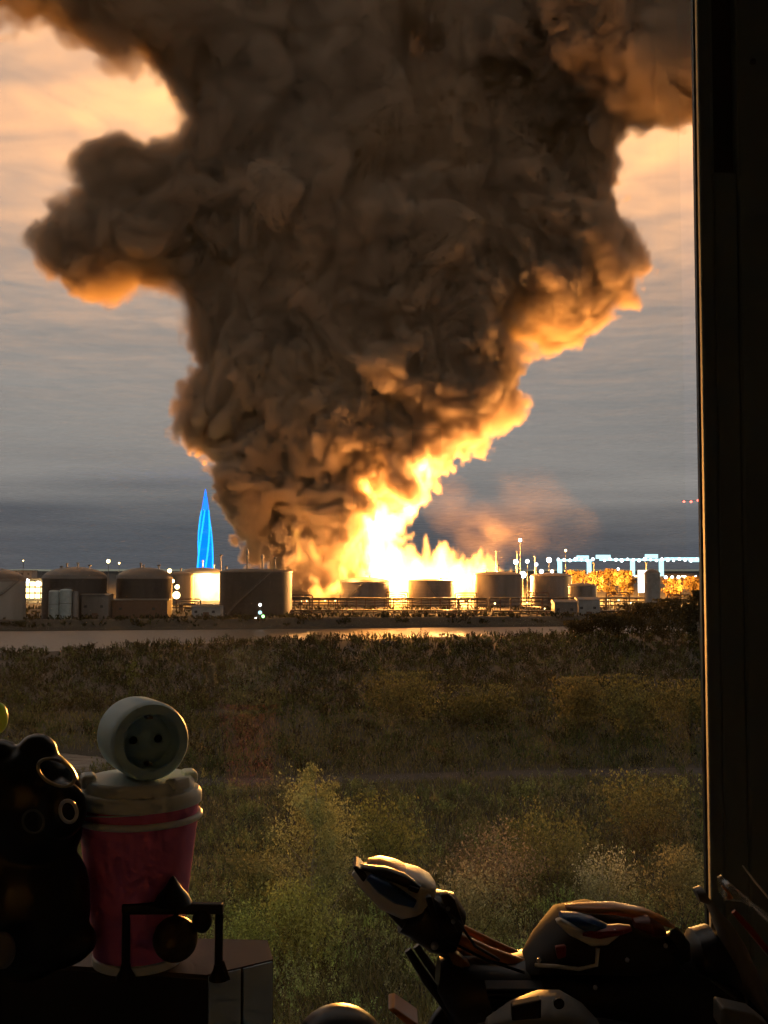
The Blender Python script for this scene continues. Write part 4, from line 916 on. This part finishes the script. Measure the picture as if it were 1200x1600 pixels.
slab(TW,'fairing_stripe',t,[(868,1440),(876,1437),(930,1464),(960,1452),(978,1456),(950,1478),(925,1480),(890,1462)],-.0475,-.040,.0015)
hull(TO,'fairing_rim_light',t,[(884,1417,-.012,.004,3,5),(910,1418,-.016,.009,5,0),(960,1419,-.018,.011,7,-5),(1010,1428,-.016,.011,7,-14),(1042,1441,-.012,.009,6,-22),(1058,1452,-.008,.004,3,-28)],14)  # fire rim light on the fairing's top edge, shaped as an orange strip
slab(TR,'side_decal',t,[(868,1480),(885,1478),(885,1496),(872,1500)],-.043,-.038,.001)
bar(TW,'belly_tube',t,[(836,1508,-.036),(870,1510,-.042),(905,1514,-.044),(932,1508,-.044),(934,1482,-.044)],[3,3,3,3,3],8)
bar(TB,'handlebar',t,[(1040,1470,-.02),(1056,1462,-.03),(1066,1478,-.035),(1072,1500,-.035)],[9,12,12,8])
hull(TB,'seat_pad',t,[(1066,1530,0,.02,30,0),(1085,1495,0,.026,38,0),(1110,1490,0,.026,40,0),(1140,1510,0,.022,36,0),(1160,1540,0,.014,24,0)])
hull(TG,'tail_arm',t,[(1088,1398,-.012,.006,10,-20),(1104,1400,-.012,.011,16,-30),(1122,1424,-.012,.013,24,-48),(1140,1462,-.012,.013,24,-62),(1158,1505,-.012,.013,24,-66),(1178,1550,-.012,.013,26,-60),(1200,1590,-.012,.011,26,-50)])
bar(TO,'tail_clip',t,[(1128,1384,-.02),(1138,1394,-.02),(1141,1404,-.02)],[1.6,2.2,4.5],8)
m,nt,out=new_mat('clear_plastic')
tr=nt.nodes.new('ShaderNodeBsdfTransparent'); gl=nt.nodes.new('ShaderNodeBsdfGlossy'); gl.inputs['Roughness'].default_value=.18; mx=nt.nodes.new('ShaderNodeMixShader'); mx.inputs[0].default_value=.22
nt.links.new(tr.outputs[0],mx.inputs[1]); nt.links.new(gl.outputs[0],mx.inputs[2]); nt.links.new(mx.outputs[0],out.inputs[0])
hull(m,'clear_windscreen',t,[(1128,1400,.004,.006,6,-40),(1140,1390,.004,.016,22,-45),(1165,1400,.004,.022,44,-50),(1200,1430,.004,.026,56,-55),(1250,1480,.004,.026,60,-55)],20)
bar(TW,'windscreen_rib',t,[(1160,1352,-.012),(1180,1378,-.018),(1215,1420,-.02)],[1.2,1.6,1.6],6)
bar(TR,'tail_tube',t,[(1146,1424,-.02),(1170,1450,-.02),(1215,1505,-.02)],[4,5,5],8)
for k in range(7): MB().torus(q(702+k*5,1502+k*7,.012),Vector((11*u,0,7*u)),Vector((0,.009,0)),2.2*u,16,6).build('spring_coil',TS,t,True)
for pts_ in (((664,1420,-.026),(700,1470,-.034),(760,1500,-.03),(820,1520,-.034)),((676,1404,-.02),(716,1440,-.034),(742,1478,-.03),(780,1500,-.02)),((1050,1490,-.036),(1075,1520,-.04),(1110,1530,-.036),(1150,1560,-.03))):
    bar(TB,'cable',t,pts_,2.2,6)
for px,py,dd in ((700,1420,-.031),(708,1440,-.031),(930,1543,-.044),(842,1500,-.036),(1040,1478,-.036),(980,1500,-.044)): MB().ball(q(px,py,dd),3.4*u,10,8).build('bolt',TS,t,True)
for k in range(6): slab(TB,'cooling_fin',t,[(760+k*2,1545+k*8),(850+k*2,1545+k*8),(850+k*2,1549+k*8),(760+k*2,1549+k*8)],-.046,-.03,.0006)
slab(TB,'nose_vent',t,[(640,1384),(656,1390),(652,1397),(637,1391)],-.031,-.024,.0008)
# wheels of that motorcycle standing on the table below the frame
def wheel(px,D_,r,t):
    c=Vector((at(px,1600,D_).x,D_,19.6+r)); w_=MB().torus(c,Vector((r*.82,0,0)),Vector((0,0,r*.82)),r*.18,32,10).build('wheel',TB,t,True)
    MB().torus(c,Vector((r*.62,0,0)),Vector((0,0,r*.62)),r*.05,28,8).tube([c+Vector((0,-.012,0)),c+Vector((0,.012,0))],r*.14,12).build('rim',TS,w_,True)
wheel(1120,D,.052,t); wheel(770,D,.052,t)
t=thing('toy_motorcycle',(at(860,1600,.70).x,.70,19.6),'second toy motorcycle mostly below the frame, white cowl with dark hole','toy')
D=.70; u=D/F
hull(mat('toy_dull_white',(.28,.28,.26),.6,scale=30),'cowl',t,[(760,1600,0,.006,8,15),(800,1584,0,.016,12,12),(845,1584,0,.024,26,5),(885,1590,0,.026,32,-10),(925,1602,0,.022,28,-25),(950,1620,0,.014,20,-35)])
MB().lathe([(8*u,-.001),(8*u,.0015)],16,M=Matrix.Translation(q(873,1567,-.024))@Matrix.Rotation(math.pi/2,4,'X')).build('cowl_hole',TB,t)
slab(TB,'cowl_stripe',t,[(800,1572),(846,1562),(846,1592),(800,1596)],-.028,-.020,.001)
hull(TB,'engine_block',t,[(720,1640,0,.02,20,0),(800,1640,0,.03,40,0),(950,1650,0,.03,45,0),(1060,1650,0,.02,30,0)])
slab(TG,'tail_plate',t,[(1128,1574),(1180,1586),(1210,1610),(1128,1612)],-.01,.01)
wheel(1040,D,.045,t)
t=thing('toy_helmet',(at(530,1600,.66).x,.66,19.6),'black rounded helmet-like dome cut by the bottom edge','toy')
D=.66; u=D/F
c=q(530,1652); MB().ball(c,76*u,28,18,(1,1,1)).build('shell',TB,t,True)
slab(TO,'visor_edge',t,[(606,1578),(616,1575),(655,1602),(640,1606)],-.012,.012,.001)
MB().lathe([(60*u,19.6-c.z),(66*u,19.63-c.z),(70*u,-.012)],24,c=tuple(c)).build('neck_ring',TB,t,True)
